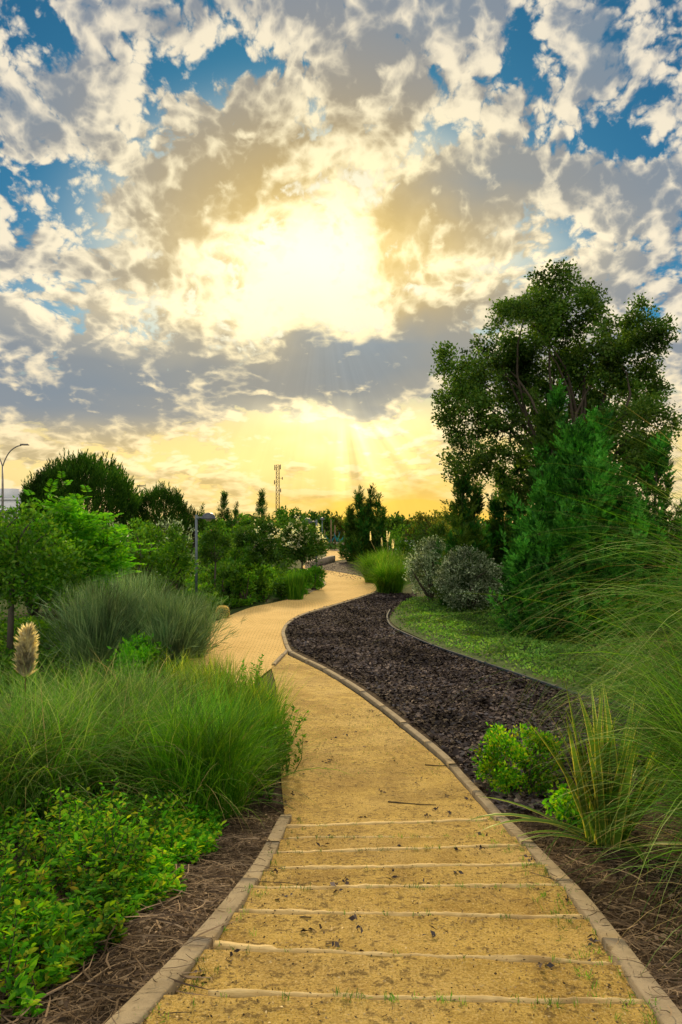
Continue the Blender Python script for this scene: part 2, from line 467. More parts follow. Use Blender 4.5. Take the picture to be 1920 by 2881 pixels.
m_plain('white_wall', (.50, .52, .56), (.60, .61, .64), .8)
m_plain('house_wall', (.30, .20, .14), (.36, .26, .18), .8)
m_plain('roof_tile', (.24, .075, .04), (.34, .12, .06), .85, 0.0, 4.0)
m_plain('window_glass', (.03, .04, .05), (.05, .06, .07), .15)
m_plain('white_paint', (.70, .71, .72), (.80, .80, .80), .5)
m_plain('wall_concrete', (.26, .22, .16), (.38, .32, .24), .9, 0.0, 2.5, .3, .2)
m_plain('edging_dark', (.020, .030, .040), (.045, .062, .080), .8, 0.0, 5.0, .3, .1)
m_plain('stone', (.22, .18, .13), (.42, .35, .26), .9, 0.0, 7.0, .4, .2)
m_plain('cactus_skin', (.05, .12, .03), (.09, .17, .04), .6)
m_plain('post_wood', (.14, .09, .05), (.24, .16, .09), .85, 0.0, 9.0, .4, .15)
m_plain('cloth_teal', (.03, .36, .40), (.06, .55, .56), .8, 0.0, 5.0)
m_plain('cloth_blue', (.03, .26, .40), (.06, .42, .55), .8, 0.0, 5.0)
m_plain('cloth_cream', (.55, .50, .34), (.66, .60, .42), .8, 0.0, 5.0)
m_plain('antenna_white', (.45, .42, .38), (.55, .52, .46), .6)

def b_ground():
    p = gpos()
    n = noise(p, 0.35, 6.0, 0.6); n2 = noise(p, 9.0, 5.0, 0.65); n3 = noise(p, 55.0, 3.0, 0.6)
    c = mixc(smooth(n2, .35, .68), (.024, .017, .012), (.070, .048, .032))
    c = mixc(smooth(n3, .58, .74) * .7, c, (.16, .115, .075))
    _, yy, _ = sep(p)
    c = mixc(smooth(yy, 13.0, 26.0) * smooth(n, .3, .55), c, (.030, .060, .012))
    return principled(c, 0.95, normal=bump(n2 + n3 * 0.5, 0.7, 0.03), spec=0.1)
material('soil', b_ground)

def b_sand():
    p = gpos()
    n = noise(p, 1.1, 6.0, 0.62); n2 = noise(p, 6.5, 6.0, 0.68); n3 = noise(p, 95.0, 4.0, 0.8); n4 = noise(p, 24.0, 5.0, 0.7)
    n5 = noise(vmath('MULTIPLY', p, (1.0, 2.2, 1.0)), 2.6, 5.0, 0.65)
    c = mixc(smooth(n2, .30, .70), (.43, .278, .044), (.70, .482, .100))
    c = mixc(smooth(n, .38, .66) * .6, c, (.64, .45, .14))
    c = mixc(smooth(n, .50, .36) * .55, c, (.33, .195, .032))
    n6 = noise(p, 0.7, 4.0, 0.6)
    c = mixc(smooth(n6, .48, .64) * .45, c, (.70, .50, .17))
    c = mixc(smooth(n6, .46, .34) * .45, c, (.27, .165, .035))
    c = mixc(smooth(n3, .51, .62) * .72, c, (.21, .130, .030))
    c = mixc(smooth(n3, .47, .38) * .55, c, (.78, .60, .28))
    c = mixc(smooth(n4, .51, .61) * smooth(n5, .40, .55) * .8, c, (.13, .082, .020))
    c = mixc(smooth(n5, .60, .74) * .55, c, (.25, .165, .045))
    st = voronoi_cells(p, 17.0)
    c = mixc(smooth(st, .085, .05) * smooth(n5, .40, .55) * .8, c, (.07, .045, .018))
    h = n3 * 0.8 + n4 * 1.0 + n2 * 1.3 + n5 * 1.6
    return principled(c, 0.86, normal=bump(h, 1.0, 0.022), spec=0.25)
def voronoi_cells(v, scale):
    n = S.nt.nodes.new('ShaderNodeTexVoronoi'); n.feature = 'F1'
    _put(n.inputs['Vector'], v); _put(n.inputs['Scale'], scale)
    return S(n.outputs['Distance'])
material('sand', b_sand)

def b_brick():
    uv = S(S.nt.nodes.new('ShaderNodeTexCoord').outputs['UV'])
    n = S.nt.nodes.new('ShaderNodeTexBrick')
    _put(n.inputs['Vector'], uv)
    for k, v in (('Color1', (.72, .50, .19)), ('Color2', (.62, .42, .145)), ('Mortar', (.34, .225, .08))): _put(n.inputs[k], v)
    for k, v in (('Scale', 1.0), ('Mortar Size', 0.012), ('Mortar Smooth', 0.3), ('Bias', 0.0), ('Brick Width', 0.21), ('Row Height', 0.105)): _put(n.inputs[k], v)
    p = gpos()
    a = noise(p, 0.6, 5.0, 0.6); a2 = noise(p, 12.0, 4.0, 0.65)
    c = mixc(smooth(a, .35, .7) * .5, S(n.outputs['Color']), (.76, .55, .23))
    c = mixc(smooth(a2, .58, .75) * .5, c, (.36, .25, .10))
    h = mth('MULTIPLY', S(n.outputs['Fac']), -1.0) + a2 * 0.3
    return principled(c, 0.95, normal=bump(h, 0.35, 0.01), spec=0.08)
material('brick_paving', b_brick)

def b_kerb():
    p = gpos()
    n = noise(p, 5.0, 5.0, 0.65); n2 = noise(p, 90.0, 3.0, 0.7); n3 = noise(p, 1.3, 3.0, 0.5)
    c = mixc(smooth(n, .3, .7), (.215, .172, .108), (.335, .275, .180))
    c = mixc(smooth(n3, .45, .7) * .5, c, (.30, .25, .19))
    c = mixc(smooth(n2, .60, .74) * .6, c, (.16, .12, .08))
    c = mixc(smooth(n, .58, .68) * .75, c, (.13, .095, .05))
    c = mixc(smooth(noise(p, 2.6, 5.0, .7), .52, .66) * .5, c, (.20, .155, .085))
    return principled(c, 0.9, normal=bump(n2 + n, 0.5, 0.006), spec=0.2)
material('kerb_concrete', b_kerb)
def b_timber():
    p = vmath('MULTIPLY', ocoord(), (0.35, 3.0, 3.0))
    n = noise(p, 22.0, 5.0, 0.65); n2 = noise(ocoord(), 3.0, 3.0, 0.6)
    c = mixc(smooth(n, .3, .7), (.50, .36, .15), (.72, .56, .27))
    c = mixc(smooth(n2, .55, .7) * .6, c, (.26, .17, .07))
    return principled(c, 0.85, normal=bump(n, 0.6, 0.01), spec=0.2)
material('timber', b_timber)
def b_mulch():
    p = gpos()
    n = noise(p, 16.0, 5.0, 0.7); n2 = noise(p, 60.0, 3.0, 0.7)
    c = mixc(smooth(n, .35, .7), (.016, .011, .010), (.052, .034, .027))
    c = mixc(smooth(n2, .6, .75), c, (.09, .07, .06))
    return principled(c, 0.85, normal=bump(n + n2, 0.9, 0.04), spec=0.25)
material('mulch', b_mulch)
def b_turf():
    p = gpos()
    n = noise(p, 5.0, 6.0, 0.65); n2 = noise(p, 1.0, 3.0, 0.6)
    c = mixc(smooth(n, .35, .65), (.022, .050, .014), (.060, .110, .028))
    c = mixc(smooth(n2, .55, .72) * .6, c, (.075, .060, .028))
    return principled(c, 0.95, normal=bump(n, 0.8, 0.05), spec=0.1)
material('turf', b_turf)

# ------------------------------------------------------------ plant builders
def unit(v): return v / (np.linalg.norm(v, axis=-1, keepdims=True) + 1e-9)
def rand_dirs(n):
    return unit(RNG.normal(size=(n, 3)))
def cards(P, D, L, W, fold=0.12, mid=0.45, N=None):
    """kite-shaped leaves: base P, direction D"""
    n = len(P)
    D = unit(D)
    N = rand_dirs(n) if N is None else N
    Sd = unit(np.cross(D, N)); N = np.cross(Sd, D)
    L = np.broadcast_to(L, (n,))[:, None]; W = np.broadcast_to(W, (n,))[:, None]
    v = np.empty((n, 4, 3))
    v[:, 0] = P; v[:, 2] = P + D * L
    m = P + D * L * mid + N * W * fold
    v[:, 1] = m + Sd * W * 0.5; v[:, 3] = m - Sd * W * 0.5
    return v.reshape(-1, 3), np.arange(n * 4).reshape(n, 4)
def leaf_mesh(name, parts, mat, parent=None, loc=None):
    V, Q, o = [], [], 0
    for v, q in parts:
        V.append(v); Q.append(q + o); o += len(v)
    return new_mesh(name, np.vstack(V), np.vstack(Q), None, mat, parent, loc)
def blades(n, rb, length, tilt, droop, width, seg=6, lvar=0.3, lean=(0, 0), az=None, wob=0.25, flat=0.0):
    """arching grass blades from a disc of radius rb; returns vertices and quads in local coordinates"""
    ph = RNG.uniform(0, 2 * math.pi, n) if az is None else RNG.normal(az[0], az[1], n)
    r = rb * np.sqrt(RNG.uniform(0, 1, n))
    pb = RNG.uniform(0, 2 * math.pi, n)
    base = np.c_[r * np.cos(pb), r * np.sin(pb), np.zeros(n)]
    L = length * (1 - lvar * RNG.uniform(0, 1, n) ** 1.3)
    th0 = np.abs(RNG.normal(0, tilt, n)) * RNG.uniform(.6, 1.5, n) + 0.02
    dr = droop * RNG.uniform(0.35, 1.25, n)
    side = RNG.normal(0, wob, n)
    pts = [base]; p = base.copy()
    for k in range(seg):
        s = (k + 0.5) / seg
        th = np.minimum(th0 + dr * s ** 1.4, 2.75)
        a = ph + side * s
        d = np.c_[np.sin(th) * np.cos(a) + lean[0] * s, np.sin(th) * np.sin(a) + lean[1] * s, np.cos(th)]
        p = p + d * (L / seg)[:, None]
        pts.append(p.copy())
    pts = np.stack(pts, 1)
    S_ = np.c_[-np.sin(ph), np.cos(ph), RNG.normal(0, 0.35, n)]
    S_ = unit(S_)
    s = np.linspace(0, 1, seg + 1)
    w = width * np.minimum(1.0, 0.55 + s * 2.0) * (1 - s ** 2.2) + width * 0.05
    W = (w[None, :] * RNG.uniform(0.6, 1.2, n)[:, None])[..., None] * 0.5
    v = np.stack([pts - S_[:, None] * W, pts + S_[:, None] * W], 2).reshape(-1, 3)
    b = (np.arange(n) * (seg + 1) * 2)[:, None]
    k = (np.arange(seg) * 2)[None]
    i = b + k
    q = np.stack([i, i + 1, i + 3, i + 2], -1).reshape(-1, 4)
    return v, q
def clump_points(ells, n, nclump, cr, shell=0.35):
    """leaf positions: clusters inside ellipsoids; returns points, outward directions and cluster centres"""
    ells = np.asarray(ells, float)
    vol = np.prod(ells[:, 3:], axis=1) ** 0.75; pr = vol / vol.sum()
    idx = RNG.choice(len(ells), nclump, p=pr)
    d = rand_dirs(nclump) * (shell + (1 - shell) * RNG.uniform(0, 1, nclump) ** 0.5)[:, None]
    C = ells[idx, :3] + d * ells[idx, 3:]
    rad = cr * RNG.uniform(0.55, 1.4, nclump)
    w = rad ** 2.2; j = RNG.choice(nclump, n, p=w / w.sum())
    g = unit(RNG.normal(0, 1, (n, 3))) * (RNG.uniform(0, 1, n) ** .6 * rad[j])[:, None] * np.array([1, 1, 0.8]) + RNG.normal(0, .08, (n, 3)) * rad[j][:, None]
    return C[j] + g, unit(g + d[j] * 0.3), C
def limbs(mb, base, targets, r0, fork=0.35, n=6, wig=0.12):
    base = np.array(base, float)
    for t in targets:
        t = np.array(t, float); L = np.linalg.norm(t - base)
        s = np.linspace(0, 1, 6)[:, None]
        bend = np.array([RNG.normal(0, wig), RNG.normal(0, wig), 0.12]) * L
        pts = base * (1 - s) + t * s + np.sin(s * math.pi) * bend
        mb.tube(pts, np.linspace(r0, r0 * 0.18, 6), n, cap=False)
def tree(name, loc, ells, nleaf, nclump, cr, L, W, mat, label, cat='tree', group=None, trunk_h=1.0, r0=0.08, bark='bark', nlimb=14,
         shell=0.35, up=0.25, extra=None, trunk_pts=None, fork=None):
    """ells in coordinates relative to loc"""
    t = thing(name, loc, label, cat, group)
    P, D, C = clump_points(ells, nleaf, nclump, cr, shell)
    D = unit(D * 0.7 + rand_dirs(nleaf) * 0.9 + np.array([0, 0, up]))
    Ls = L * RNG.uniform(0.6, 1.25, nleaf)
    cr_o = leaf_mesh('crown', [cards(P, D, Ls, Ls * W / L)], MAT[mat], t)
    mb = MB()
    if trunk_pts is None:
        top = (RNG.normal(0, .03), RNG.normal(0, .03), trunk_h)
        trunk_pts = [(0, 0, -0.1), (top[0] * .5, top[1] * .4, trunk_h * .5), top]
    mb.tube(trunk_pts, np.linspace(r0, r0 * 0.72, len(trunk_pts)), 8)
    cen = ells[:, :3].mean(0) if isinstance(ells, np.ndarray) else np.array(ells)[:, :3].mean(0)
    dd_ = np.linalg.norm(C - cen, axis=1); Cin = C[dd_ < np.quantile(dd_, .72)]
    cs = Cin[RNG.choice(len(Cin), min(nlimb, len(Cin)), replace=False)]
    limbs(mb, trunk_pts[-1] if fork is None else fork, cs, r0 * 0.6)
    mb.build('trunk', MAT[bark], t, True)
    if extra: extra(t, C)
    return t
def shrub(name, loc, rx, rz, nleaf, L, W, mat, label, cat='shrub', group=None, ry=None, nclump=None, cr=None, zc=None, up=0.35, shell=0.45, stems=7, extra=None):
    ry = ry or rx
    zc = rz * 0.55 if zc is None else zc
    t = thing(name, loc, label, cat, group)
    ells = [(0, 0, zc, rx * .82, ry * .82, rz * .5)]
    for k in range(5):
        a = RNG.uniform(0, 6.28); f = RNG.uniform(.3, .6)
        ells.append((math.cos(a) * rx * f, math.sin(a) * ry * f, zc * RNG.uniform(.6, 1.25), rx * .5, ry * .5, rz * .40))
    nclump = nclump or 60
    P, D, C = clump_points(ells, nleaf, nclump, cr or rx * .32, shell)
    P[:, 2] = np.abs(P[:, 2]) * 1.0 + 0.01
    D = unit(D * 0.6 + rand_dirs(nleaf) * 0.8 + np.array([0, 0, up]))
    Ls = L * RNG.uniform(0.55, 1.3, nleaf)
    leaf_mesh('foliage', [cards(P, D, Ls, Ls * W / L)], MAT[mat], t)
    mb = MB()
    limbs(mb, (0, 0, -0.05), C[:stems], 0.03 * max(rz, .5), n=5)
    mb.build('stem', MAT['bark'], t, True)
    if extra: extra(t, C)
    return t
def sprays(P, A, L, per=11, spread=0.75, cl=0.42, cw=0.16):
    """feathery conifer sprays: per small scales along each axis A from P"""
    n = len(P)
    A = unit(A); R = rand_dirs(n); B = unit(np.cross(A, R)); N = np.cross(A, B)
    out = []
    for k in range(per):
        s = k / (per - 1)
        sg = 1 if k % 2 else -1
        base = P + A * (L * s * 0.85)[:, None]
        d = unit(A + (B * sg * spread * (1 - 0.75 * s) + N * RNG.normal(0, .3, (n, 1))))
        out.append(cards(base, d, L * cl * (1.05 - 0.5 * s) * RNG.uniform(.7, 1.2, n), L * cw * (1.0 - 0.3 * s), 0.1, 0.5, N + rand_dirs(n) * .4))
    return out
def conifer_part(cx, cy, z0, H, R, n, L, lowfill=0.25, power=0.85, outw=0.8, jag=0.25):
    """branch leaders over a cone, each a pointed plume of sprays"""
    npl = max(34, n // 42)
    t = np.clip(RNG.beta(1.0, 1.5, npl), 0, .98); t[0] = .97
    a = np.arange(npl) * 2.39996 + RNG.normal(0, .3, npl)
    prof = np.minimum(1.0, (t + 0.06) / lowfill) ** 0.45 * (1 - t) ** power
    r = R * prof * RNG.uniform(.35, .95, npl)
    base = np.c_[cx + r * np.cos(a), cy + r * np.sin(a), z0 + t * H * .93]
    ax = unit(np.c_[np.cos(a) * outw * (.75 - .55 * t), np.sin(a) * outw * (.75 - .55 * t), .85 + .4 * t] + RNG.normal(0, .12, (npl, 3)))
    pl = (L * 1.2 + R * .62 * (prof * .7 + .3)) * RNG.uniform(.7, 1.3, npl)
    j = RNG.integers(0, npl, n)
    s = RNG.beta(1.0, 1.25, n)
    rad = pl[j] * .27 * (1 - s) ** .8 * (s + .25) ** .3
    q = rand_dirs(n); o = unit(q - ax[j] * np.sum(q * ax[j], 1)[:, None])
    P = base[j] + ax[j] * (pl[j] * (s * 1.1 - .25))[:, None] + o * (rad * RNG.uniform(.3, 1, n))[:, None]
    P[:, 2] = np.maximum(P[:, 2], .02)
    A = ax[j] * 1.0 + o * .75 + RNG.normal(0, .15, (n, 3))
    Ls = L * RNG.uniform(.45, 1.1, n) * (1 - .45 * s)
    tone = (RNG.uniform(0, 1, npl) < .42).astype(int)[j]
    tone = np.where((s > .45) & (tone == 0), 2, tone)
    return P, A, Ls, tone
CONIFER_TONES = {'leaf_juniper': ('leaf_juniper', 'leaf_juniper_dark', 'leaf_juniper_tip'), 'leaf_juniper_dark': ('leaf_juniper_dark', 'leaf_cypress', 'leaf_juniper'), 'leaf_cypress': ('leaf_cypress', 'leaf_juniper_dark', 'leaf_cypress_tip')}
def conifer(name, loc, parts, mat, label, cat='conifer', group=None, L=0.35, per=11, trunk=True, r0=0.1, **kw):
    """parts: (dx, dy, z0, height, radius, number of sprays)"""
    t = thing(name, loc, label, cat, group)
    out, mi = [], []
    for dx, dy, z0, H, R, n in parts:
        P, A, Ls, tone = conifer_part(dx, dy, z0, H, R, n, L, **kw)
        out += sprays(P, A, Ls, per); mi += [tone] * per
    V, Q, o = [], [], 0
    for v, q in out:
        V.append(v); Q.append(q + o); o += len(v)
    new_mesh('crown', np.vstack(V), np.vstack(Q), None, [MAT[k] for k in CONIFER_TONES[mat]], t, midx=np.concatenate(mi))
    mb = MB()
    for dx, dy, z0, H, R, n in parts[:3]:
        mb.tube([(dx * .4, dy * .4, -0.1), (dx * .8, dy * .8, z0 + H * .3), (dx, dy, z0 + H * .9)], [r0, r0 * .7, r0 * .15], 6)
    mb.build('trunk', MAT['bark'], t, True)
    return t

# ============================================================ ground, paths, beds
def catmull(pts, n):
    pts = np.asarray(pts, float)
    P = np.vstack([2 * pts[0] - pts[1], pts, 2 * pts[-1] - pts[-2]])
    seg = len(pts) - 1
    u = np.linspace(0, seg - 1e-6, n); i = u.astype(int); f = (u - i)[:, None]
    p0, p1, p2, p3 = P[i], P[i + 1], P[i + 2], P[i + 3]
    return 0.5 * ((2 * p1) + (-p0 + p2) * f + (2 * p0 - 5 * p1 + 4 * p2 - p3) * f ** 2 + (-p0 + 3 * p1 - 3 * p2 + p3) * f ** 3)
def resample(pts, step):
    pts = np.asarray(pts, float)
    s = np.r_[0, np.cumsum(np.linalg.norm(np.diff(pts[:, :2], axis=0), axis=1))]
    m = max(2, int(s[-1] / step) + 1)
    u = np.linspace(0, s[-1], m)
    return np.c_[np.interp(u, s, pts[:, 0]), np.interp(u, s, pts[:, 1])]
def px_line(lst, n=160, dz=0.0): return catmull([ground(*p, dz)[:2] for p in lst], n)

gy = np.unique(np.concatenate([np.linspace(-60, -4, 8), np.arange(-4, 16, 0.2), np.linspace(16, 60, 30), np.geomspace(60, 3500, 30)]))
gx = np.concatenate([-np.geomspace(12, 3000, 26)[::-1], np.arange(-11.5, 11.6, 0.5), np.geomspace(12, 3000, 26)])
GX, GY = np.meshgrid(gx, gy)
GZ = hgt(GY)
nx, ny = len(gx), len(gy)
ii = (np.arange(ny - 1)[:, None] * nx + np.arange(nx - 1)[None]).ravel()
tag(new_mesh('ground', np.stack([GX, GY, GZ], -1).reshape(-1, 3), np.c_[ii, ii + 1, ii + nx + 1, ii + nx], None, MAT['soil'], smooth=True), kind='structure')

# edges of the sand path in the photograph
L_EDGE = [(300, 2980), (395, 2881), (560, 2715), (700, 2550), (775, 2430), (808, 2340), (815, 2282), (806, 2200), (798, 2100), (794, 2000), (786, 1930), (772, 1880), (770, 1866)]
R_EDGE = [(1935, 2980), (1860, 2875), (1770, 2760), (1685, 2640), (1600, 2525), (1510, 2430), (1430, 2350), (1355, 2275), (1290, 2200), (1225, 2130), (1140, 2060), (1060, 1995), (985, 1940), (905, 1890), (835, 1855), (805, 1840)]
Lw = px_line(L_EDGE, 500, .035); Rw = px_line(R_EDGE, 500, .035)
# timber treads: left and right end in the photograph
STEPS = [((585, 2790), (1812, 2817)), ((600, 2662), (1722, 2706)), ((672, 2561), (1640, 2578)), ((705, 2496), (1572, 2488)), ((790, 2442), (1510, 2430)),
         ((780, 2398), (1462, 2377)), ((812, 2356), (1395, 2349)), ((806, 2325), (1372, 2306))]
steps_w = [(np.array(ground(*a, .07)), np.array(ground(*b, .07))) for a, b in STEPS]
def step_y(x, k):
    a, b = steps_w[k]
    return a[1] + (b[1] - a[1]) * (x - a[0]) / (b[0] - a[0])
def sand_z(x, y):
    """the ramp with its treads: each rises a little towards its timber and drops behind it"""
    z = hgt(y) + 0.022
    saw = np.zeros_like(z)
    edges = [step_y(x, k) for k in range(8)]
    prev = edges[0] - 0.42
    for k in range(8):
        f = np.clip((y - prev) / (edges[k] - prev + 1e-6), 0, 1)
        inside = (y > prev) & (y <= edges[k])
        saw = np.where(inside, 0.048 * np.minimum(f, .95) ** 1.5 - .011 * np.clip((f - .95) / .05, 0, 1), saw)
        prev = edges[k]
    bumps = 0.004 * np.sin(x * 9 + y * 5) * np.sin(y * 7 - x * 3) + 0.003 * np.sin(x * 23 + 1) * np.sin(y * 19)
    return z + saw + bumps
ys = np.unique(np.concatenate([np.arange(0.6, 6.6, 0.02), np.arange(6.6, 15.2, 0.08)]))
def edge_at(W, ys):
    o = np.argsort(W[:, 1]); return np.interp(ys, W[o, 1], W[o, 0])
xl, xr = edge_at(Lw, ys), edge_at(Rw, ys)
xl = xl - 0.05; xr = xr + 0.03
m = 40
fx = np.linspace(0, 1, m)
SX = xl[:, None] * (1 - fx) + xr[:, None] * fx; SY = np.repeat(ys[:, None], m, 1)
SZ = sand_z(SX, SY)
def grid_faces(r, c):
    i = (np.arange(r - 1)[:, None] * c + np.arange(c - 1)[None]).ravel()
    return np.c_[i, i + 1, i + c + 1, i + c]
tag(new_mesh('dirt_path', np.stack([SX, SY, SZ], -1).reshape(-1, 3), grid_faces(len(ys), m), None, MAT['sand'], smooth=True), kind='structure')

def ribbon(name, left, right, dz, mat, cols=14, kind='structure'):
    n = len(left); f = np.linspace(0, 1, cols)
    x = left[:, None, 0] * (1 - f) + right[:, None, 0] * f; y = left[:, None, 1] * (1 - f) + right[:, None, 1] * f
    z = hgt(y) + dz
    mid = (left + right) / 2
    s = np.r_[0, np.cumsum(np.linalg.norm(np.diff(mid, axis=0), axis=1))]
    wd = np.linalg.norm(right - left, axis=1)
    uv = np.stack([(f[None] - .5) * wd[:, None], np.repeat(s[:, None], cols, 1)], -1).reshape(-1, 2)
    return tag(new_mesh(name, np.stack([x, y, z], -1).reshape(-1, 3), grid_faces(n, cols), None, mat, uvs=uv), kind=kind)
PL = [(430, 1960), (495, 1880), (530, 1822), (545, 1788), (575, 1766), (622, 1745), (704, 1712), (765, 1699), (826, 1684), (878, 1666), (907, 1653), (913, 1640), (903, 1627), (872, 1612), (850, 1598), (868, 1586), (893, 1577), (912, 1569), (919, 1562), (914, 1555), (905, 1550), (900, 1545)]
PR = [(660, 1985), (735, 1908), (778, 1872), (812, 1832), (803, 1795), (797, 1770), (816, 1747), (857, 1727), (934, 1704), (1010, 1681), (1053, 1666), (1060, 1656), (1051, 1640), (1010, 1622), (934, 1608), (878, 1598), (930, 1582), (972, 1574), (990, 1566), (982, 1558), (955, 1552), (925, 1546)]
PLw, PRw = px_line(PL, 420), px_line(PR, 420)
ribbon('paved_path', PLw, PRw, 0.030, MAT['brick_paving'])

ML = [(1420, 2300), (1345, 2210), (1250, 2110), (1150, 2022), (1075, 1965), (990, 1908), (905, 1862), (835, 1826), (812, 1800), (806, 1770), (824, 1748), (862, 1728), (936, 1706), (1012, 1684), (1056, 1668)]
MR = [(1700, 2260), (1800, 2150), (1790, 2040), (1745, 1992), (1640, 1966), (1550, 1936), (1450, 1902), (1330, 1861), (1230, 1826), (1160, 1795), (1110, 1770), (1092, 1745), (1105, 1722), (1125, 1700), (1180, 1672)]
MLw, MRw = px_line(ML, 300), px_line(MR, 300)
ribbon('mulch_bed', MLw, MRw, 0.012, MAT['mulch'])
UL = [(880, 1600), (900, 1590), (938, 1583), (975, 1576), (995, 1568)]
UR = [(1000, 1640), (1040, 1622), (1040, 1600), (1030, 1585), (1025, 1572)]
ULw, URw = px_line(UL, 60), px_line(UR, 60)
ribbon('mulch_bed', ULw, URw, 0.012, MAT['mulch'])
TL = [(924, 1552), (932, 1547), (950, 1543)]
TR = [(992, 1566), (1010, 1556), (1010, 1546)]
ribbon('mulch_bed', px_line(TL, 30), px_line(TR, 30), 0.014, MAT['mulch'])
VL = [(1900, 2300), (1800, 2045), (1650, 1962), (1552, 1930), (1452, 1896), (1334, 1855), (1236, 1821), (1168, 1790), (1118, 1766), (1098, 1742), (1112, 1722)]
VR = [(2600, 2300), (2600, 2000), (2500, 1850), (2400, 1790), (2200, 1760), (2000, 1730), (1800, 1710), (1600, 1695), (1400, 1685), (1250, 1680), (1150, 1690)]
VLw, VRw = px_line(VL, 120), px_line(VR, 120)
ribbon('lawn', VLw, VRw, 0.016, MAT['turf'])

def strip_solid(mb, line, w, h, base=0.05, gap_every=1.0, gap=0.008, chamfer=0.012, zf=None):
    """a row of edging blocks along a line; each block ends with a fine joint"""
    pts = resample(line, 0.12)
    per = max(2, int(round(gap_every / 0.12)))
    i = 0
    while i < len(pts) - 1:
        seg = pts[i:i + per + 1].copy()
        if len(seg) < 2: break
        T = np.gradient(seg, axis=0); T /= np.linalg.norm(T, axis=1)[:, None] + 1e-9
        seg[0] += T[0] * gap / 2; seg[-1] -= T[-1] * gap / 2
        Nn = np.c_[-T[:, 1], T[:, 0]]
        z = (hgt(seg[:, 1]) if zf is None else zf(seg[:, 0], seg[:, 1])) + RNG.normal(0, .004) + np.linspace(0, RNG.normal(0, .005), len(seg))
        c = chamfer; prof = [(-w / 2, -base), (-w / 2, h - c), (-w / 2 + c, h), (w / 2 - c, h), (w / 2, h - c), (w / 2, -base)]
        k = len(prof)
        v = np.stack([np.c_[seg + Nn * o, z + zz] for o, zz in prof], 1).reshape(-1, 3)
        q = [(a * k + b, a * k + (b + 1) % k, (a + 1) * k + (b + 1) % k, (a + 1) * k + b) for a in range(len(seg) - 1) for b in range(k)]
        t = []
        e = (len(seg) - 1) * k
        q += [(0, 1, 4, 5), (1, 2, 3, 4), (e + 5, e + 4, e + 1, e), (e + 4, e + 3, e + 2, e + 1)]
        mb.add(v, q)
        i += per
KL = px_line([(240, 2980), (350, 2868), (520, 2695), (660, 2530), (745, 2410), (790, 2322), (806, 2290)], 200, .068)
KR = px_line([(1975, 2980), (1893, 2868), (1800, 2745), (1715, 2630), (1630, 2520), (1540, 2425), (1460, 2345), (1382, 2268), (1313, 2193), (1245, 2120), (1158, 2048), (1075, 1983), (1000, 1930), (915, 1880), (842, 1845), (815, 1828), (801, 1795), (798, 1772), (815, 1748), (857, 1727), (934, 1704), (1010, 1681), (1056, 1665)], 420, .066)
mb = MB(); strip_solid(mb, KL, 0.098, 0.070, 0.10, 1.0, .009, .006); tag(mb.build('kerb', MAT['kerb_concrete']), kind='structure')
mb = MB(); strip_solid(mb, KR, 0.090, 0.068, 0.10, 1.0, .009, .006); tag(mb.build('kerb', MAT['kerb_concrete']), kind='structure')
mb = MB(); strip_solid(mb, px_line([(545, 1786), (530, 1822), (505, 1868)], 40), 0.10, 0.10)
strip_solid(mb, px_line([(770, 1876), (795, 1850), (813, 1830)], 30), 0.08, 0.06); tag(mb.build('kerb', MAT['kerb_concrete']), kind='structure')
mb = MB(); strip_solid(mb, px_line([(826, 1684), (878, 1666), (908, 1653), (913, 1640), (903, 1627)], 60), 0.12, 0.06)
strip_solid(mb, px_line([(985, 1570), (991, 1566), (982, 1558), (955, 1552), (925, 1549), (922, 1545)], 60), 0.16, 0.10); tag(mb.build('kerb', MAT['kerb_concrete']), kind='structure')
mb = MB(); strip_solid(mb, px_line([(1098, 1720), (1090, 1742), (1104, 1768), (1150, 1792), (1230, 1826), (1330, 1861), (1450, 1902), (1550, 1936), (1640, 1966), (1760, 1998), (1850, 2040)], 200), 0.05, 0.075, 0.05, 2.2, 0.012, 0.008)
tag(mb.build('bed_edging', MAT['edging_dark']), 'dark grey plank edging curving between the bark mulch and the ground cover', 'edging')

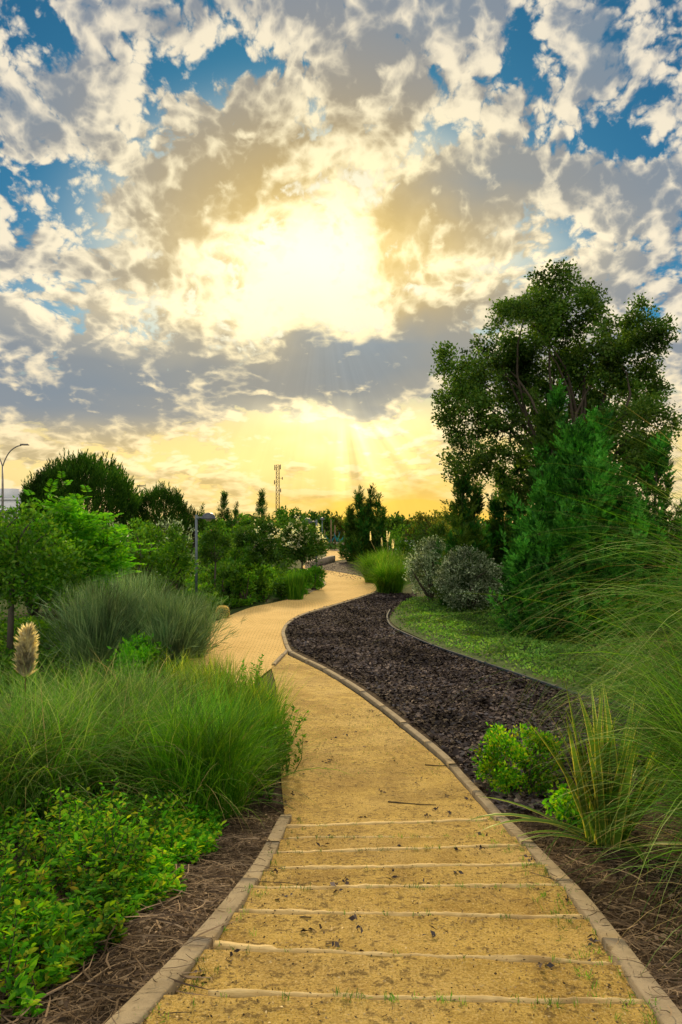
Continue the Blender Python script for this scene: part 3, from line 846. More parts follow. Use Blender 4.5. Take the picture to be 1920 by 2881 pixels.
# timber treads on the ramp
step_labels = ['wavy thin timber step edge lowest in the photo, its right end in shade', 'warped timber step edge with a broken left end, second from the bottom',
               'straight pale timber step edge, third from the bottom of the photo', 'thin timber step edge with weeds at its right end, fourth from the bottom',
               'toothed worn timber step edge, fifth from the bottom of the photo', 'ridged timber step edge, third from the top of the flight',
               'half buried timber step edge, dark on its left half, second from the top', 'pale clean timber step edge at the top of the flight, next to the open sand']
for k in range(8):
    a, b = steps_w[k]
    n = 60
    f = np.linspace(0, 1, n)[:, None]
    p = a * (1 - f) + b * f
    amp = (0.007, 0.010, .002, .003, .003, .003, .004, .0015)[k]
    wv = amp * (np.sin(f[:, 0] * 9 + k) + 0.6 * np.sin(f[:, 0] * 23 + k * 2) + .25 * np.sin(f[:, 0] * 61))
    wv = wv + RNG.normal(0, .0012, n)
    y = p[:, 1] + wv
    th = (0.013, .016, .017, .018, .024, .024, .014, .034)[k] * (1 + 0.12 * np.sin(f[:, 0] * 31 + k))
    if k == 1: th = th * np.where(f[:, 0] < .16, 2.0, np.where(f[:, 0] < .22, 0.6, 0.8))
    base = hgt(y) + 0.022
    top = base + 0.047 + RNG.normal(0, .0015, n) + 0.003 * np.sin(f[:, 0] * 14 + k * 3)
    if k == 6: top = top - 0.014 * (f[:, 0] > 0.5)
    v = np.stack([np.c_[p[:, 0], y, base - .08], np.c_[p[:, 0], y, top - .004], np.c_[p[:, 0], y + .005, top], np.c_[p[:, 0], y + th - .004, top], np.c_[p[:, 0], y + th, top - .004], np.c_[p[:, 0], y + th, base - .08]], 1)
    c0 = v.reshape(-1, 3).mean(0)
    q = [(i * 6 + j, i * 6 + (j + 1) % 6, (i + 1) * 6 + (j + 1) % 6, (i + 1) * 6 + j) for i in range(n - 1) for j in range(6)]
    e = (n - 1) * 6
    q += [(5, 4, 1, 0), (4, 3, 2, 1), (e, e + 1, e + 4, e + 5), (e + 1, e + 2, e + 3, e + 4)]
    tag(new_mesh('step_timber', v.reshape(-1, 3) - c0, q, None, MAT['timber'], None, c0), step_labels[k], 'step edge', 'timber step edges across the path')

# ============================================================ loose cover: chips, leaves, straw (too many to count)
def sample_ribbon(L, R, n, near=1.0):
    mid = (L + R) / 2
    ds = np.linalg.norm(np.diff(mid, axis=0), axis=1)
    wd = np.linalg.norm(R - L, axis=1)[:-1]
    dist = np.maximum(mid[:-1, 1], 1)
    w = ds * wd / dist ** near; w /= w.sum()
    i = RNG.choice(len(w), n, p=w); f = RNG.uniform(0, 1, n); u = RNG.uniform(0, 1, n)[:, None]
    a = L[i] * (1 - u) + L[i + 1] * u; b = R[i] * (1 - u) + R[i + 1] * u
    p = a * (1 - f[:, None]) + b * f[:, None]
    return np.c_[p, hgt(p[:, 1])]
def flat_dirs(n, z=0.15):
    a = RNG.uniform(0, 2 * math.pi, n)
    return np.c_[np.cos(a), np.sin(a), RNG.normal(0, z, n)]
def chips(name, P, L, mat, tilt=0.45, lift=0.02):
    n = len(P)
    N = unit(np.c_[RNG.normal(0, tilt, (n, 2)), np.ones(n)])
    P = P + np.c_[np.zeros((n, 2)), lift + np.abs(RNG.normal(0, .012, n))]
    Ls = L * RNG.uniform(0.4, 1.3, n)
    v, q = cards(P, flat_dirs(n, .25), Ls, Ls * RNG.uniform(.35, .7, n), 0.15, 0.5, N)
    return tag(new_mesh(name, v, q, None, mat), kind='stuff')
chips('bark_chips', np.vstack([sample_ribbon(MLw, MRw, 60000, .9), sample_ribbon(ULw, URw, 2500)]), 0.085, MAT['chip'])
# ground cover on the mound at the right: a carpet of small leaves
P = sample_ribbon(VLw, VRw, 62000, .8)
edge = np.min(np.linalg.norm(P[:, None, :2] - VLw[None, ::4], axis=2), axis=1)
keep = RNG.uniform(0, 1, len(P)) < np.clip((edge - 0.12) / 0.7, 0.04, 1)
P = P[keep]; edge = edge[keep]
hh = np.clip(edge / 1.2, .1, 1) * (0.10 + 0.09 * np.sin(P[:, 0] * 2.7 + P[:, 1]) * np.sin(P[:, 1] * 2.1))
P[:, 2] += np.abs(hh) * RNG.uniform(0.2, 1, len(P)) + 0.02
D = unit(flat_dirs(len(P), .4) + np.array([0, 0, .5]))
v, q = cards(P, D, 0.075 * RNG.uniform(.5, 1.3, len(P)), 0.042)
tag(new_mesh('ground_cover', v, q, None, MAT['leaf_cover']), kind='stuff')
# low ivy-like leaves under the trees on the left
def patch(name, corners, n, h, L, W, mat, up=.5):
    c = np.array([ground(*p)[:2] for p in corners])
    u, w = RNG.uniform(0, 1, (2, n))
    p = (c[0] * (1 - u[:, None]) + c[1] * u[:, None]) * (1 - w[:, None]) + (c[3] * (1 - u[:, None]) + c[2] * u[:, None]) * w[:, None]
    lump = 0.55 + 0.45 * np.sin(p[:, 0] * 2.3 + 1) * np.sin(p[:, 1] * 1.9)
    z = hgt(p[:, 1]) + h * lump * RNG.uniform(.1, 1, n) + .02
    v, q = cards(np.c_[p, z], unit(flat_dirs(n, .5) + np.array([0, 0, up])), L * RNG.uniform(.5, 1.3, n), W)
    return tag(new_mesh(name, v, q, None, mat), kind='stuff')
patch('ground_cover', [(-700, 1790), (560, 1740), (520, 1900), (-700, 2050)], 30000, .45, .10, .06, MAT['leaf_mid'])
patch('ground_cover', [(330, 1625), (900, 1612), (700, 1708), (330, 1760)], 26000, .40, .16, .09, MAT['leaf_mid'])
patch('grass', [(-1500, 1560), (850, 1560), (800, 1620), (-1500, 1680)], 30000, .55, .32, .10, MAT['leaf_dark'])
patch('grass', [(1130, 1545), (3000, 1545), (3000, 1680), (1180, 1660)], 24000, .4, .26, .09, MAT['leaf_dark'])
patch('grass', [(-2500, 1512), (4000, 1512), (3000, 1545), (-1500, 1560)], 26000, .7, .75, .25, MAT['leaf_dark'])

# dry straw, twigs and roots on the soil either side of the ramp
def strand_mesh(name, P, L, W, mat, curl=.5, zl=.03, kind='stuff'):
    n = len(P); seg = 3
    a = RNG.uniform(0, 2 * math.pi, n); k = RNG.normal(0, curl, n)
    pts = [P + np.c_[np.zeros((n, 2)), RNG.uniform(.004, zl, n)]]
    tz = RNG.normal(0, .18, n)
    p = pts[0].copy()
    for j in range(seg):
        aa = a + k * j
        slope = np.interp(p[:, 1], [0, 1.7, 2.2, 6, 6.6, 9], [0, -.1, -.25, -.25, -.1, 0]) * np.sin(aa)
        p = p + np.c_[np.cos(aa), np.sin(aa), tz * (1 - j * .8) + slope] * (L / seg)[:, None]
        p[:, 2] = np.maximum(p[:, 2], hgt(p[:, 1]) + .004)
        pts.append(p.copy())
    pts = np.stack(pts, 1)
    s = unit(np.c_[-np.sin(a), np.cos(a), RNG.normal(0, .5, n)])[:, None] * (W[:, None, None] * np.array([.8, 1, .9, .3])[None, :, None] / 2)
    v = np.stack([pts - s, pts + s], 2).reshape(-1, 3)
    i = (np.arange(n) * (seg + 1) * 2)[:, None] + (np.arange(seg) * 2)[None]
    q = np.stack([i, i + 1, i + 3, i + 2], -1).reshape(-1, 4)
    return tag(new_mesh(name, v, q, None, mat), kind=kind)
def side_points(n, W, side, d0, d1, w0, w1, bias=1.5):
    y = d0 + (d1 - d0) * RNG.uniform(0, 1, n) ** 1.3
    x = edge_at(W, y) + side * (w0 + (w1 - w0) * RNG.uniform(0, 1, n) ** bias)
    return np.c_[x, y, hgt(y)]
P = np.vstack([side_points(11000, KL, -1, 1.2, 6.8, .06, 1.5), side_points(12000, KR, 1, 1.2, 7.2, .06, 1.9)])
strand_mesh('straw', P, RNG.uniform(.04, .20, len(P)), RNG.uniform(.002, .005, len(P)), MAT['straw'])
P = np.vstack([side_points(800, KL, -1, 1.5, 5, .06, 1.3), side_points(700, KR, 1, 1.5, 5, .06, 1.6)])
PK = np.vstack([side_points(260, KL, -1, 1.4, 6, -.06, .08, 1), side_points(320, KR, 1, 1.4, 8, -.06, .08, 1)]); PK[:, 2] += .066
strand_mesh('straw', PK, RNG.uniform(.03, .16, len(PK)), RNG.uniform(.002, .004, len(PK)), MAT['straw'])
strand_mesh('dry_twigs', P, RNG.uniform(.15, .42, len(P)), RNG.uniform(.004, .009, len(P)), MAT['straw'], .35, .07)
P = np.vstack([side_points(9000, KL, -1, 1.2, 6.8, .05, 1.5), side_points(9000, KR, 1, 1.2, 7.2, .05, 2.0)])
chips('dead_leaves', P, .03, MAT['straw'], .7, .008)
# grit and small weeds on the path
n = 15000
y = 1.5 + 9.0 * RNG.uniform(0, 1, n) ** 1.6
f = RNG.beta(.8, .8, n)
x = edge_at(Lw, y) * (1 - f) + edge_at(Rw, y) * f
P = np.c_[x, y, sand_z(x, y)]
chips('grit', P, .012, MAT['pebble'], .8, .0)
P2 = P[RNG.choice(n, 90, replace=False)]
P2 = P2[P2[:, 1] > 2.6]
chips('dark_litter', np.repeat(P2, 5, 0) + RNG.normal(0, .016, (len(P2) * 5, 3)) * [1, 1, .15], .038, MAT['chip'], 1.0, .004)
P = np.vstack([side_points(200, KR, -1, 1.6, 6, .02, .25, 2), side_points(110, KL, 1, 1.6, 6, .02, .2, 2)])
for k in range(8):
    xx = RNG.uniform(steps_w[k][0][0], steps_w[k][1][0], 26) if k in (0, 3, 5, 6) else RNG.uniform(steps_w[k][0][0], steps_w[k][1][0], 9)
    yy = step_y(xx, k) - RNG.uniform(0, .04, len(xx)); P = np.vstack([P, np.c_[xx, yy, hgt(yy)]])
P[:, 2] = sand_z(P[:, 0], P[:, 1])
vs, qs = [], []
bv, bq = blades(len(P) * 7, .02, .035, .6, 1.0, .003, 3)
bv = bv.reshape(-1, 8, 3) + np.repeat(P, 7, 0)[:, None]
tag(new_mesh('weeds', bv.reshape(-1, 3), bq, None, MAT['grass_green']), kind='stuff')
n = 900
y = 7.4 + 3.4 * RNG.uniform(0, 1, n); f = RNG.beta(.6, .9, n)
x = edge_at(Lw, y) * (1 - f) + edge_at(Rw, y) * f
bv, bq = blades(n, .02, .03, .9, 1.0, .006, 3)
tag(new_mesh('weeds', (bv.reshape(-1, 8, 3) + np.c_[x, y, sand_z(x, y)][:, None]).reshape(-1, 3), bq, None, MAT['grass_green']), kind='stuff')

# single sticks lying on the path
def stick(pts, r, label, cat='twig'):
    w = []
    for px_, py_ in pts:
        g = ground(px_, py_)
        w.append((g[0], g[1], float(sand_z(np.array([g[0]]), np.array([g[1]]))[0]) + r * .8))
    w = np.array(w); c = w[0].copy()
    b = MB(); b.tube(w - c, np.linspace(r, r * .5, len(w)), 5)
    return tag(b.build('twig', MAT['bark'], None, True, c), label, cat, 'twigs lying on the path')
stick([(1092, 2264), (1130, 2266), (1180, 2270), (1228, 2272)], .007, 'straight dark twig lying across the sand above the top step edge')
stick([(752, 2590), (800, 2602), (850, 2616), (876, 2619)], .005, 'thin curved twig on the left half of a tread near the left kerb')
stick([(1196, 2158), (1240, 2160), (1280, 2160)], .006, 'short dark twig by the right kerb on the open sand')

# ============================================================ near left: grasses, low shrub
def grass(name, px, d, label, cat, parts, group=None, x=None, rz=0):
    """parts: (part name, material, n, base radius, length, tilt, droop, width, kwargs)"""
    gx_ = X(px, d) if x is None else x
    t = thing(name, (gx_, d, float(hgt(d)) - .02), label, cat, group)
    for pn, mat, n, rb, ln, tilt, dr, w, kw in parts:
        v, q = blades(n, rb, ln, tilt, dr, w, **kw)
        v[:, 2] = np.maximum(v[:, 2], -.25)
        new_mesh(pn, v, q, None, MAT[mat], t)
    return t
K = dict
grass('ornamental_grass', 235, 6.4, 'large pale arching grass clump in the middle of the left grass bank', 'ornamental grass',
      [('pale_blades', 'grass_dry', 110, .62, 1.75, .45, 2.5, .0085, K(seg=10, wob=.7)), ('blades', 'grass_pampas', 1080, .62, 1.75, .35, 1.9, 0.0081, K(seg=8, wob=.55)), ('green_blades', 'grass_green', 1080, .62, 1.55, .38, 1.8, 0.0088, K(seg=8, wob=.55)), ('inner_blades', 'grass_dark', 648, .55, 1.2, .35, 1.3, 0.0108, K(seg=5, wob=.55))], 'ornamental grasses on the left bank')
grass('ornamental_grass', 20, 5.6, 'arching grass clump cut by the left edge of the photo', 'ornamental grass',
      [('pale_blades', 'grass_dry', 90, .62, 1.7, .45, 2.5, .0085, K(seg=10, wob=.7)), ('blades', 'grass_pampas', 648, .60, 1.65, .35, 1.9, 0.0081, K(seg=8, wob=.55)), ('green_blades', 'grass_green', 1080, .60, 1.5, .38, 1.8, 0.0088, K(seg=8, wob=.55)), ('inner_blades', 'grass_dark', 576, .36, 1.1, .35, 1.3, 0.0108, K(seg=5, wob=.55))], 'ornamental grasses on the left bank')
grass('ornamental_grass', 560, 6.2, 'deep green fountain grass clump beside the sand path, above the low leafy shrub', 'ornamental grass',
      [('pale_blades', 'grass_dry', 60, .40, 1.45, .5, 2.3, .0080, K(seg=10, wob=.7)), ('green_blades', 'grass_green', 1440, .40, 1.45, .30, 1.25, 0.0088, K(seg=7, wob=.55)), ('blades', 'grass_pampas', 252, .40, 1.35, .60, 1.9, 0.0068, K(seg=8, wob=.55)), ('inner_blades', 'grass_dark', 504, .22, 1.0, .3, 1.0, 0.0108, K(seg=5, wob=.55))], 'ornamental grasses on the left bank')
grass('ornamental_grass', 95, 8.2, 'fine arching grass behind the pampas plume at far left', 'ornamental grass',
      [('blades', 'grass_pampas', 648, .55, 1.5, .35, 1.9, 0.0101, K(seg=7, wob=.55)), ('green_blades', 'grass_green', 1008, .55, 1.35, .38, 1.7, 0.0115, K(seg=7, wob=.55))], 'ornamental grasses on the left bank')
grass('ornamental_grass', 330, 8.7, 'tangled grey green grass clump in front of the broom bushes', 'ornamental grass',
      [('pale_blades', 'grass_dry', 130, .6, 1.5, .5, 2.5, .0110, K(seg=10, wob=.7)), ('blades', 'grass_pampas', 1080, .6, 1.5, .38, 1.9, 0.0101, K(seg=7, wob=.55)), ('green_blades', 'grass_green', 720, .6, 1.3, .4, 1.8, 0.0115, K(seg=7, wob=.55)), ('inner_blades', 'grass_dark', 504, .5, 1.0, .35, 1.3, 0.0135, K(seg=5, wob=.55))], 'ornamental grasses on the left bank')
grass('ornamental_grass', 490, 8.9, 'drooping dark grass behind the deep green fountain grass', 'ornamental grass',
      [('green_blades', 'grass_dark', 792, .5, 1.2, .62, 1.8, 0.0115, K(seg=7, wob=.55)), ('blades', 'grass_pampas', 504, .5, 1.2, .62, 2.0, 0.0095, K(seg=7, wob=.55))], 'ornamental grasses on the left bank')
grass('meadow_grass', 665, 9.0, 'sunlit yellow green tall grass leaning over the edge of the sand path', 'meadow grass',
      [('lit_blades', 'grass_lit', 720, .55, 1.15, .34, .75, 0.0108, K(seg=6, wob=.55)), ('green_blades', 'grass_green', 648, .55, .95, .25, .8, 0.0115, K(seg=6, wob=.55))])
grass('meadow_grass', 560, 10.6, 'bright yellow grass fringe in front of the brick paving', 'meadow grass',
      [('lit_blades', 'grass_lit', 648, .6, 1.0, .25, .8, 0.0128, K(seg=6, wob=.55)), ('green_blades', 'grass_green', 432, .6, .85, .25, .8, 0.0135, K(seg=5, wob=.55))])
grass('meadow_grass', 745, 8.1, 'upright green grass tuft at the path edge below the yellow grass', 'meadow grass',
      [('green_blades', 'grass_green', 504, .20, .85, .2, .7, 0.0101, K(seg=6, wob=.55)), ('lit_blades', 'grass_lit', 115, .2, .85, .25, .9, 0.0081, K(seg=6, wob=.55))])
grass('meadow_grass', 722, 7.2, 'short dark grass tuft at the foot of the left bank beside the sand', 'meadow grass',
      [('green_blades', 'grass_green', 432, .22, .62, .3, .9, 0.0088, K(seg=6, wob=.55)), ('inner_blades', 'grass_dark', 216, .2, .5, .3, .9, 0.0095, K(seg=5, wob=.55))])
grass('ornamental_grass', 415, 7.3, 'loose leaning grass between the large pale clump and the deep green one', 'ornamental grass',
      [('green_blades', 'grass_green', 700, .5, 1.35, .45, 1.7, .0100, K(seg=8, wob=.8)), ('blades', 'grass_pampas', 500, .5, 1.45, .5, 2.2, .0090, K(seg=9, wob=.9)), ('pale_blades', 'grass_dry', 80, .5, 1.3, .6, 2.4, .0085, K(seg=9, wob=.9))], 'ornamental grasses on the left bank')
# tall leafy weeds in that fringe
def weed(px, d, n, h, label, mat='leaf_ash', r=.22):
    t = thing('leafy_weed', (X(px, d), d, float(hgt(d)) - .02), label, 'weed', 'leafy weeds beside the path')
    Ps, Ds = [], []; b = MB()
    for k in range(n):
        a = RNG.uniform(0, 6.28); r0 = r * RNG.uniform(0, 1) ** .5
        hk = h * RNG.uniform(.55, 1)
        p0 = np.array([math.cos(a) * r0, math.sin(a) * r0, 0]); p1 = p0 + np.array([RNG.normal(0, .10), RNG.normal(0, .10), hk])
        b.tube([p0, (p0 + p1) / 2 + RNG.normal(0, .02, 3), p1], [.006, .005, .002], 5, False)
        s = RNG.uniform(.15, 1, 40)[:, None]
        Ps.append(p0 * (1 - s) + p1 * s); Ds.append(unit(flat_dirs(40, .3) + np.array([0, 0, .55])))
    P = np.vstack(Ps); D = np.vstack(Ds)
    leaf_mesh('leaves', [cards(P, D, .075 * RNG.uniform(.5, 1.2, len(P)), .026)], MAT[mat], t)
    b.build('stem', MAT['leaf_mid'], t)
    return t
weed(700, 9.6, 7, 1.2, 'tall sunlit leafy weed standing above the yellow grass')
weed(768, 7.5, 12, .62, 'broad dark leafy weed touching the left edge of the sand', 'leaf_mid', .24)
weed(775, 8.6, 8, .7, 'light green leafy weed on the curve of the sand path', 'leaf_ash', .2)
weed(690, 6.6, 12, .5, 'low weed between the fountain grass and the kerb end', 'leaf_mid', .3)

# pampas plume rising out of the left bank
def plume(mb_leaf, p0, axis, L, R, n=420):
    axis = unit(np.array(axis, float))
    s = RNG.beta(1.3, 1.5, n); a = RNG.uniform(0, 6.28, n)
    rad = R * np.minimum(1, (s + .05) / .22) ** .7 * (1 - s) ** .65 * (1 + .25 * np.sin(s * 26))
    b = unit(np.cross(axis, [0, 1, .1])); c = np.cross(axis, b)
    o = np.cos(a)[:, None] * b + np.sin(a)[:, None] * c
    P = np.array(p0) + axis * (s * L)[:, None] + o * (rad * RNG.uniform(0, .5, n))[:, None]
    D = unit(o * .6 + axis * 1.1 + RNG.normal(0, .3, (n, 3)))
    mb_leaf.append(cards(P, D, R * 1.0 * RNG.uniform(.5, 1.2, n), R * .16))
t = thing('pampas_plume', (X(72, 6.6), 6.6, float(hgt(6.6))), 'cream feathery pampas plume standing above the left grass bank', 'pampas plume')
zt = Z(1905, 6.6) - float(hgt(6.6))
out = []; plume(out, (0, 0, zt), (.05, 0, 1), .44, .115, 2600)
leaf_mesh('feathers', out, MAT['plume'], t)
b = MB(); b.tube([(-.06, .1, 0), (-.02, .03, zt * .5), (0, 0, zt), (.015, 0, zt + .36)], [.007, .006, .005, .002], 6); b.build('stalk', MAT['grass_dry'], t)

# low leafy shrub in the lower left corner
t = thing('leafy_shrub', (X(200, 4.2), 4.2, float(hgt(4.2))), 'low bright green leafy shrub spreading over the lower left corner beside the dry soil', 'shrub')
org = np.array(t.location)
nC = 900
yy = RNG.uniform(2.3, 5.9, nC)
fr = np.interp(yy, [2.3, 2.6, 3.0, 3.5, 4.0, 4.6, 5.2, 5.9], [110, 185, 305, 430, 495, 560, 612, 570]) + 30 * np.sin(yy * 7)
xr_ = (fr - 960) / FPX * yy
xx = xr_ - np.abs(RNG.exponential(.65, nC))
keepm = xx > -4.2
C = np.c_[xx, yy][keepm]
ed = (xr_[keepm] - C[:, 0])
hC = (.14 + .36 * np.clip(ed / .45, 0, 1)) * (.72 + .28 * np.sin(C[:, 0] * 4 + 1) * np.sin(C[:, 1] * 3.4)) * RNG.uniform(.5, 1.08, len(C))
stemsP, stemsD, tips = [], [], []
b = MB()
for (cx, cy), h in zip(C, hC):
    z0 = float(hgt(cy)); lean = RNG.normal(0, .35, 2)
    m_ = 36
    s = RNG.uniform(.25, 1.0, m_)
    base = np.array([cx, cy, z0]); top = base + np.array([lean[0] * h, lean[1] * h, h])
    stemsP.append(base + (top - base) * s[:, None] + RNG.normal(0, .012, (m_, 3)))
    stemsD.append(unit(flat_dirs(m_, .35) + np.array([0, 0, .45]) + np.r_[lean, 0] * .4))
    b.tube([base - org, (base + top) / 2 - org, top - org], [.0035, .003, .0015], 4, False)
P = np.vstack(stemsP) - org; D = np.vstack(stemsD)
n = len(P)
# broad leaves: six-sided blades folded along the midrib
def broad(P, D, L, W):
    n = len(P); D = unit(D)
    N = unit(np.c_[RNG.normal(0, .45, (n, 2)), np.ones(n)]); Sd = unit(np.cross(D, N)); N = np.cross(Sd, D)
    L = L[:, None]; W = W[:, None]
    v = np.empty((n, 6, 3)); dr = -N * L * .10
    v[:, 0] = P; v[:, 3] = P + D * L + dr
    v[:, 1] = P + D * L * .32 + Sd * W * .5 + N * W * .16; v[:, 2] = P + D * L * .70 + Sd * W * .40 + N * W * .10 + dr * .4
    v[:, 5] = P + D * L * .32 - Sd * W * .5 + N * W * .16; v[:, 4] = P + D * L * .70 - Sd * W * .40 + N * W * .10 + dr * .4
    i = (np.arange(n) * 6)[:, None]
    q = np.concatenate([i + np.array([[0, 1, 2, 3]]), i + np.array([[0, 3, 4, 5]])])
    return v.reshape(-1, 3), q
leaf_mesh('foliage', [broad(P, D, .042 * RNG.uniform(.35, 1.4, n),   .020 * RNG.uniform(.7, 1.2, n))], MAT['leaf_bright'], t)
b.build('stem', MAT['bark'], t)

# ============================================================ near right: flax, shrub, pampas grass
d = 6.9
shrub('leafy_shrub', (X(1475, d), d, float(hgt(d))), .48, .58, 5200, .045, .022, 'leaf_bright', 'small rounded bright green shrub at the edge of the bark mulch, left of the flax', nclump=120, cr=.10, shell=.6)
shrub('leafy_shrub', (X(1655, 5.6), 5.6, float(hgt(5.6))), .34, .30, 2200, .045, .026, 'leaf_bright', 'low green leafy growth around the foot of the striped flax', nclump=70, cr=.09)
def flax(loc, n):
    t = thing('flax_plant', loc, 'striped flax with stiff yellow edged leaves fanning out beside the path', 'flax')
    for k in range(n):
        seg = 9
        ph = RNG.uniform(0, 6.28); th0 = RNG.uniform(.05, .55) if k > 7 else RNG.uniform(.85, 1.2)
        if k < 5: ph = math.pi + RNG.normal(0, .35)
        L = RNG.uniform(.75, 1.28); dr = RNG.uniform(.0, .35) if k > 7 else RNG.uniform(.5, 1.1)
        w = RNG.uniform(.046, .068)
        p = np.array([RNG.normal(0, .05), RNG.normal(0, .05), 0.0]); pts = [p]
        for j in range(seg):
            s = (j + .5) / seg; th = min(th0 + dr * s ** 1.6, 2.4)
            p = p + np.array([math.sin(th) * math.cos(ph), math.sin(th) * math.sin(ph), math.cos(th)]) * L / seg; pts.append(p)
        pts = np.array(pts)
        face = RNG.uniform(0, 6.28)
        sd = unit(np.array([-math.sin(ph), math.cos(ph), 0]) * .8 + np.array([math.cos(face), math.sin(face), 0]) * .5)
        s = np.linspace(0, 1, seg + 1)
        wd = w * np.minimum(1, .7 + s * 1.2) * np.clip((1 - s) / .45, 0.03, 1) ** .8
        nn = np.cross(sd, unit(pts[-1] - pts[0])); 
        rows = [-.5, -.38, 0, .38, .5]
        v = np.stack([pts + sd * (wd * r_)[:, None] + nn * (wd * (abs(r_) * .35))[:, None] for r_ in rows], 1).reshape(-1, 3)
        q, mi = [], []
        for j in range(seg):
            for c_ in range(4):
                q.append((j * 5 + c_, j * 5 + c_ + 1, (j + 1) * 5 + c_ + 1, (j + 1) * 5 + c_)); mi.append(1 if c_ in (0, 3) else 0)
        new_mesh('leaf', v, q, None, (MAT['flax_green'], MAT['flax_yellow']), t, midx=mi)
    return t
flax((X(1712, 4.95), 4.95, float(hgt(4.95)) - .02), 66)

grass('pampas_grass', 0, 5.6, 'huge pampas grass cut by the right edge of the photo, its fine blades arching over the bed', 'pampas grass',
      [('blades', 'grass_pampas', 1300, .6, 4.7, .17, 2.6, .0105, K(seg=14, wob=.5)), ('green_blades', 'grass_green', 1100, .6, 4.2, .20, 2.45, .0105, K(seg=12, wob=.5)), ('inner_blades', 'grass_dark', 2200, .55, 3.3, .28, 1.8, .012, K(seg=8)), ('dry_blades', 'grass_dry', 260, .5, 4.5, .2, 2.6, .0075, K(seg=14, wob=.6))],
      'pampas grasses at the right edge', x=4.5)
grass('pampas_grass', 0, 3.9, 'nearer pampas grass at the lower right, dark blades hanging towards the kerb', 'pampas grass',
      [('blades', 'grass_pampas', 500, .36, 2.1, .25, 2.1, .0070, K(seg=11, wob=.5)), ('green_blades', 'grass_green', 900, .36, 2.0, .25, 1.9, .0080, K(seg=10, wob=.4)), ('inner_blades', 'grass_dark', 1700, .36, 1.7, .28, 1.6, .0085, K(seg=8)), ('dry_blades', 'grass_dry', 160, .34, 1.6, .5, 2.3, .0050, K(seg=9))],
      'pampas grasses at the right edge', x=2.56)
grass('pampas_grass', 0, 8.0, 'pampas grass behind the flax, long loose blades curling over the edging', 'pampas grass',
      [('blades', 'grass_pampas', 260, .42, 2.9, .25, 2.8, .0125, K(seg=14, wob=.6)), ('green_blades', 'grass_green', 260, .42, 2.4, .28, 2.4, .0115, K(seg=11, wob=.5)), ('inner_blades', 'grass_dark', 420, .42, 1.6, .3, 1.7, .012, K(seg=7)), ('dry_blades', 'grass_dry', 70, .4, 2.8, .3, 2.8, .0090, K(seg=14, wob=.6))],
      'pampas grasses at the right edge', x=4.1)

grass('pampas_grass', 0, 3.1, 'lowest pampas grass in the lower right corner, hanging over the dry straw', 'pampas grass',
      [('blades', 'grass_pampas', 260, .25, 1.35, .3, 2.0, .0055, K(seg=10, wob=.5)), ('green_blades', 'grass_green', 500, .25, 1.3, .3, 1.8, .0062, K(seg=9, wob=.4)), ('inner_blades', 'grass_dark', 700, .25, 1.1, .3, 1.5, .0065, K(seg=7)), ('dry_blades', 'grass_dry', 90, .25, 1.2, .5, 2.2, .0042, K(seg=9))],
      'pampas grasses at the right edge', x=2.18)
# ============================================================ middle left: broom, young trees, hedge shrubs
def broom(px, d, h, r, n, label):
    t = thing('broom_bush', (X(px, d), d, float(hgt(d)) - .02), label, 'broom bush', 'broom bushes on the left')
    v, q = blades(n, r * .30, h, .42, .22, .013, 5, .5)
    new_mesh('twigs', v, q, None, MAT['leaf_broom'], t)
    # side shoots near the ends
    pts = v.reshape(n, 6, 2, 3).mean(2)
    i = RNG.integers(0, n, n * 5); k = RNG.integers(1, 5, n * 5)
    P = pts[i, k]; A = unit(pts[i, np.minimum(k + 1, 5)] - P) + RNG.normal(0, .30, (n * 5, 3))
    leaf_mesh('shoots', [cards(P, A, h * .2 * RNG.uniform(.5, 1.2, n * 5), .010)], MAT['leaf_broom'], t)
    return t
broom(270, 13.2, 2.0, 1.0, 1000, 'leftmost grey green broom bush with upright wispy twigs')
broom(385, 14.5, 2.05, 1.1, 1100, 'tallest grey green broom bush in the middle of its row')
broom(470, 13.4, 1.75, .9, 900, 'grey green broom bush beside the near lamp post')
broom(545, 14.6, 1.55, .75, 600, 'low dark broom bush whose twigs reach the paving')
d = 12.6
shrub('leafy_shrub', (X(395, d), d, float(hgt(d))), .45, .75, 1500, .09, .045, 'leaf_ash', 'small bright leafy shrub growing in front of the broom bushes', nclump=40, cr=.2)

d = 14.7
tree('young_tree', (X(28, d), d, float(hgt(d))), [(.15, 0, 2.25, 1.15, 1.0, .95), (-.7, .2, 2.4, .9, .8, .8), (.75, .1, 1.8, .75, .7, .7)], 9000, 130, .38, .115, .058, 'leaf_mid',
     'young tree with a slim grey trunk and dense dark crown at the left edge', trunk_h=1.55, r0=.075, bark='bark_grey', nlimb=22)
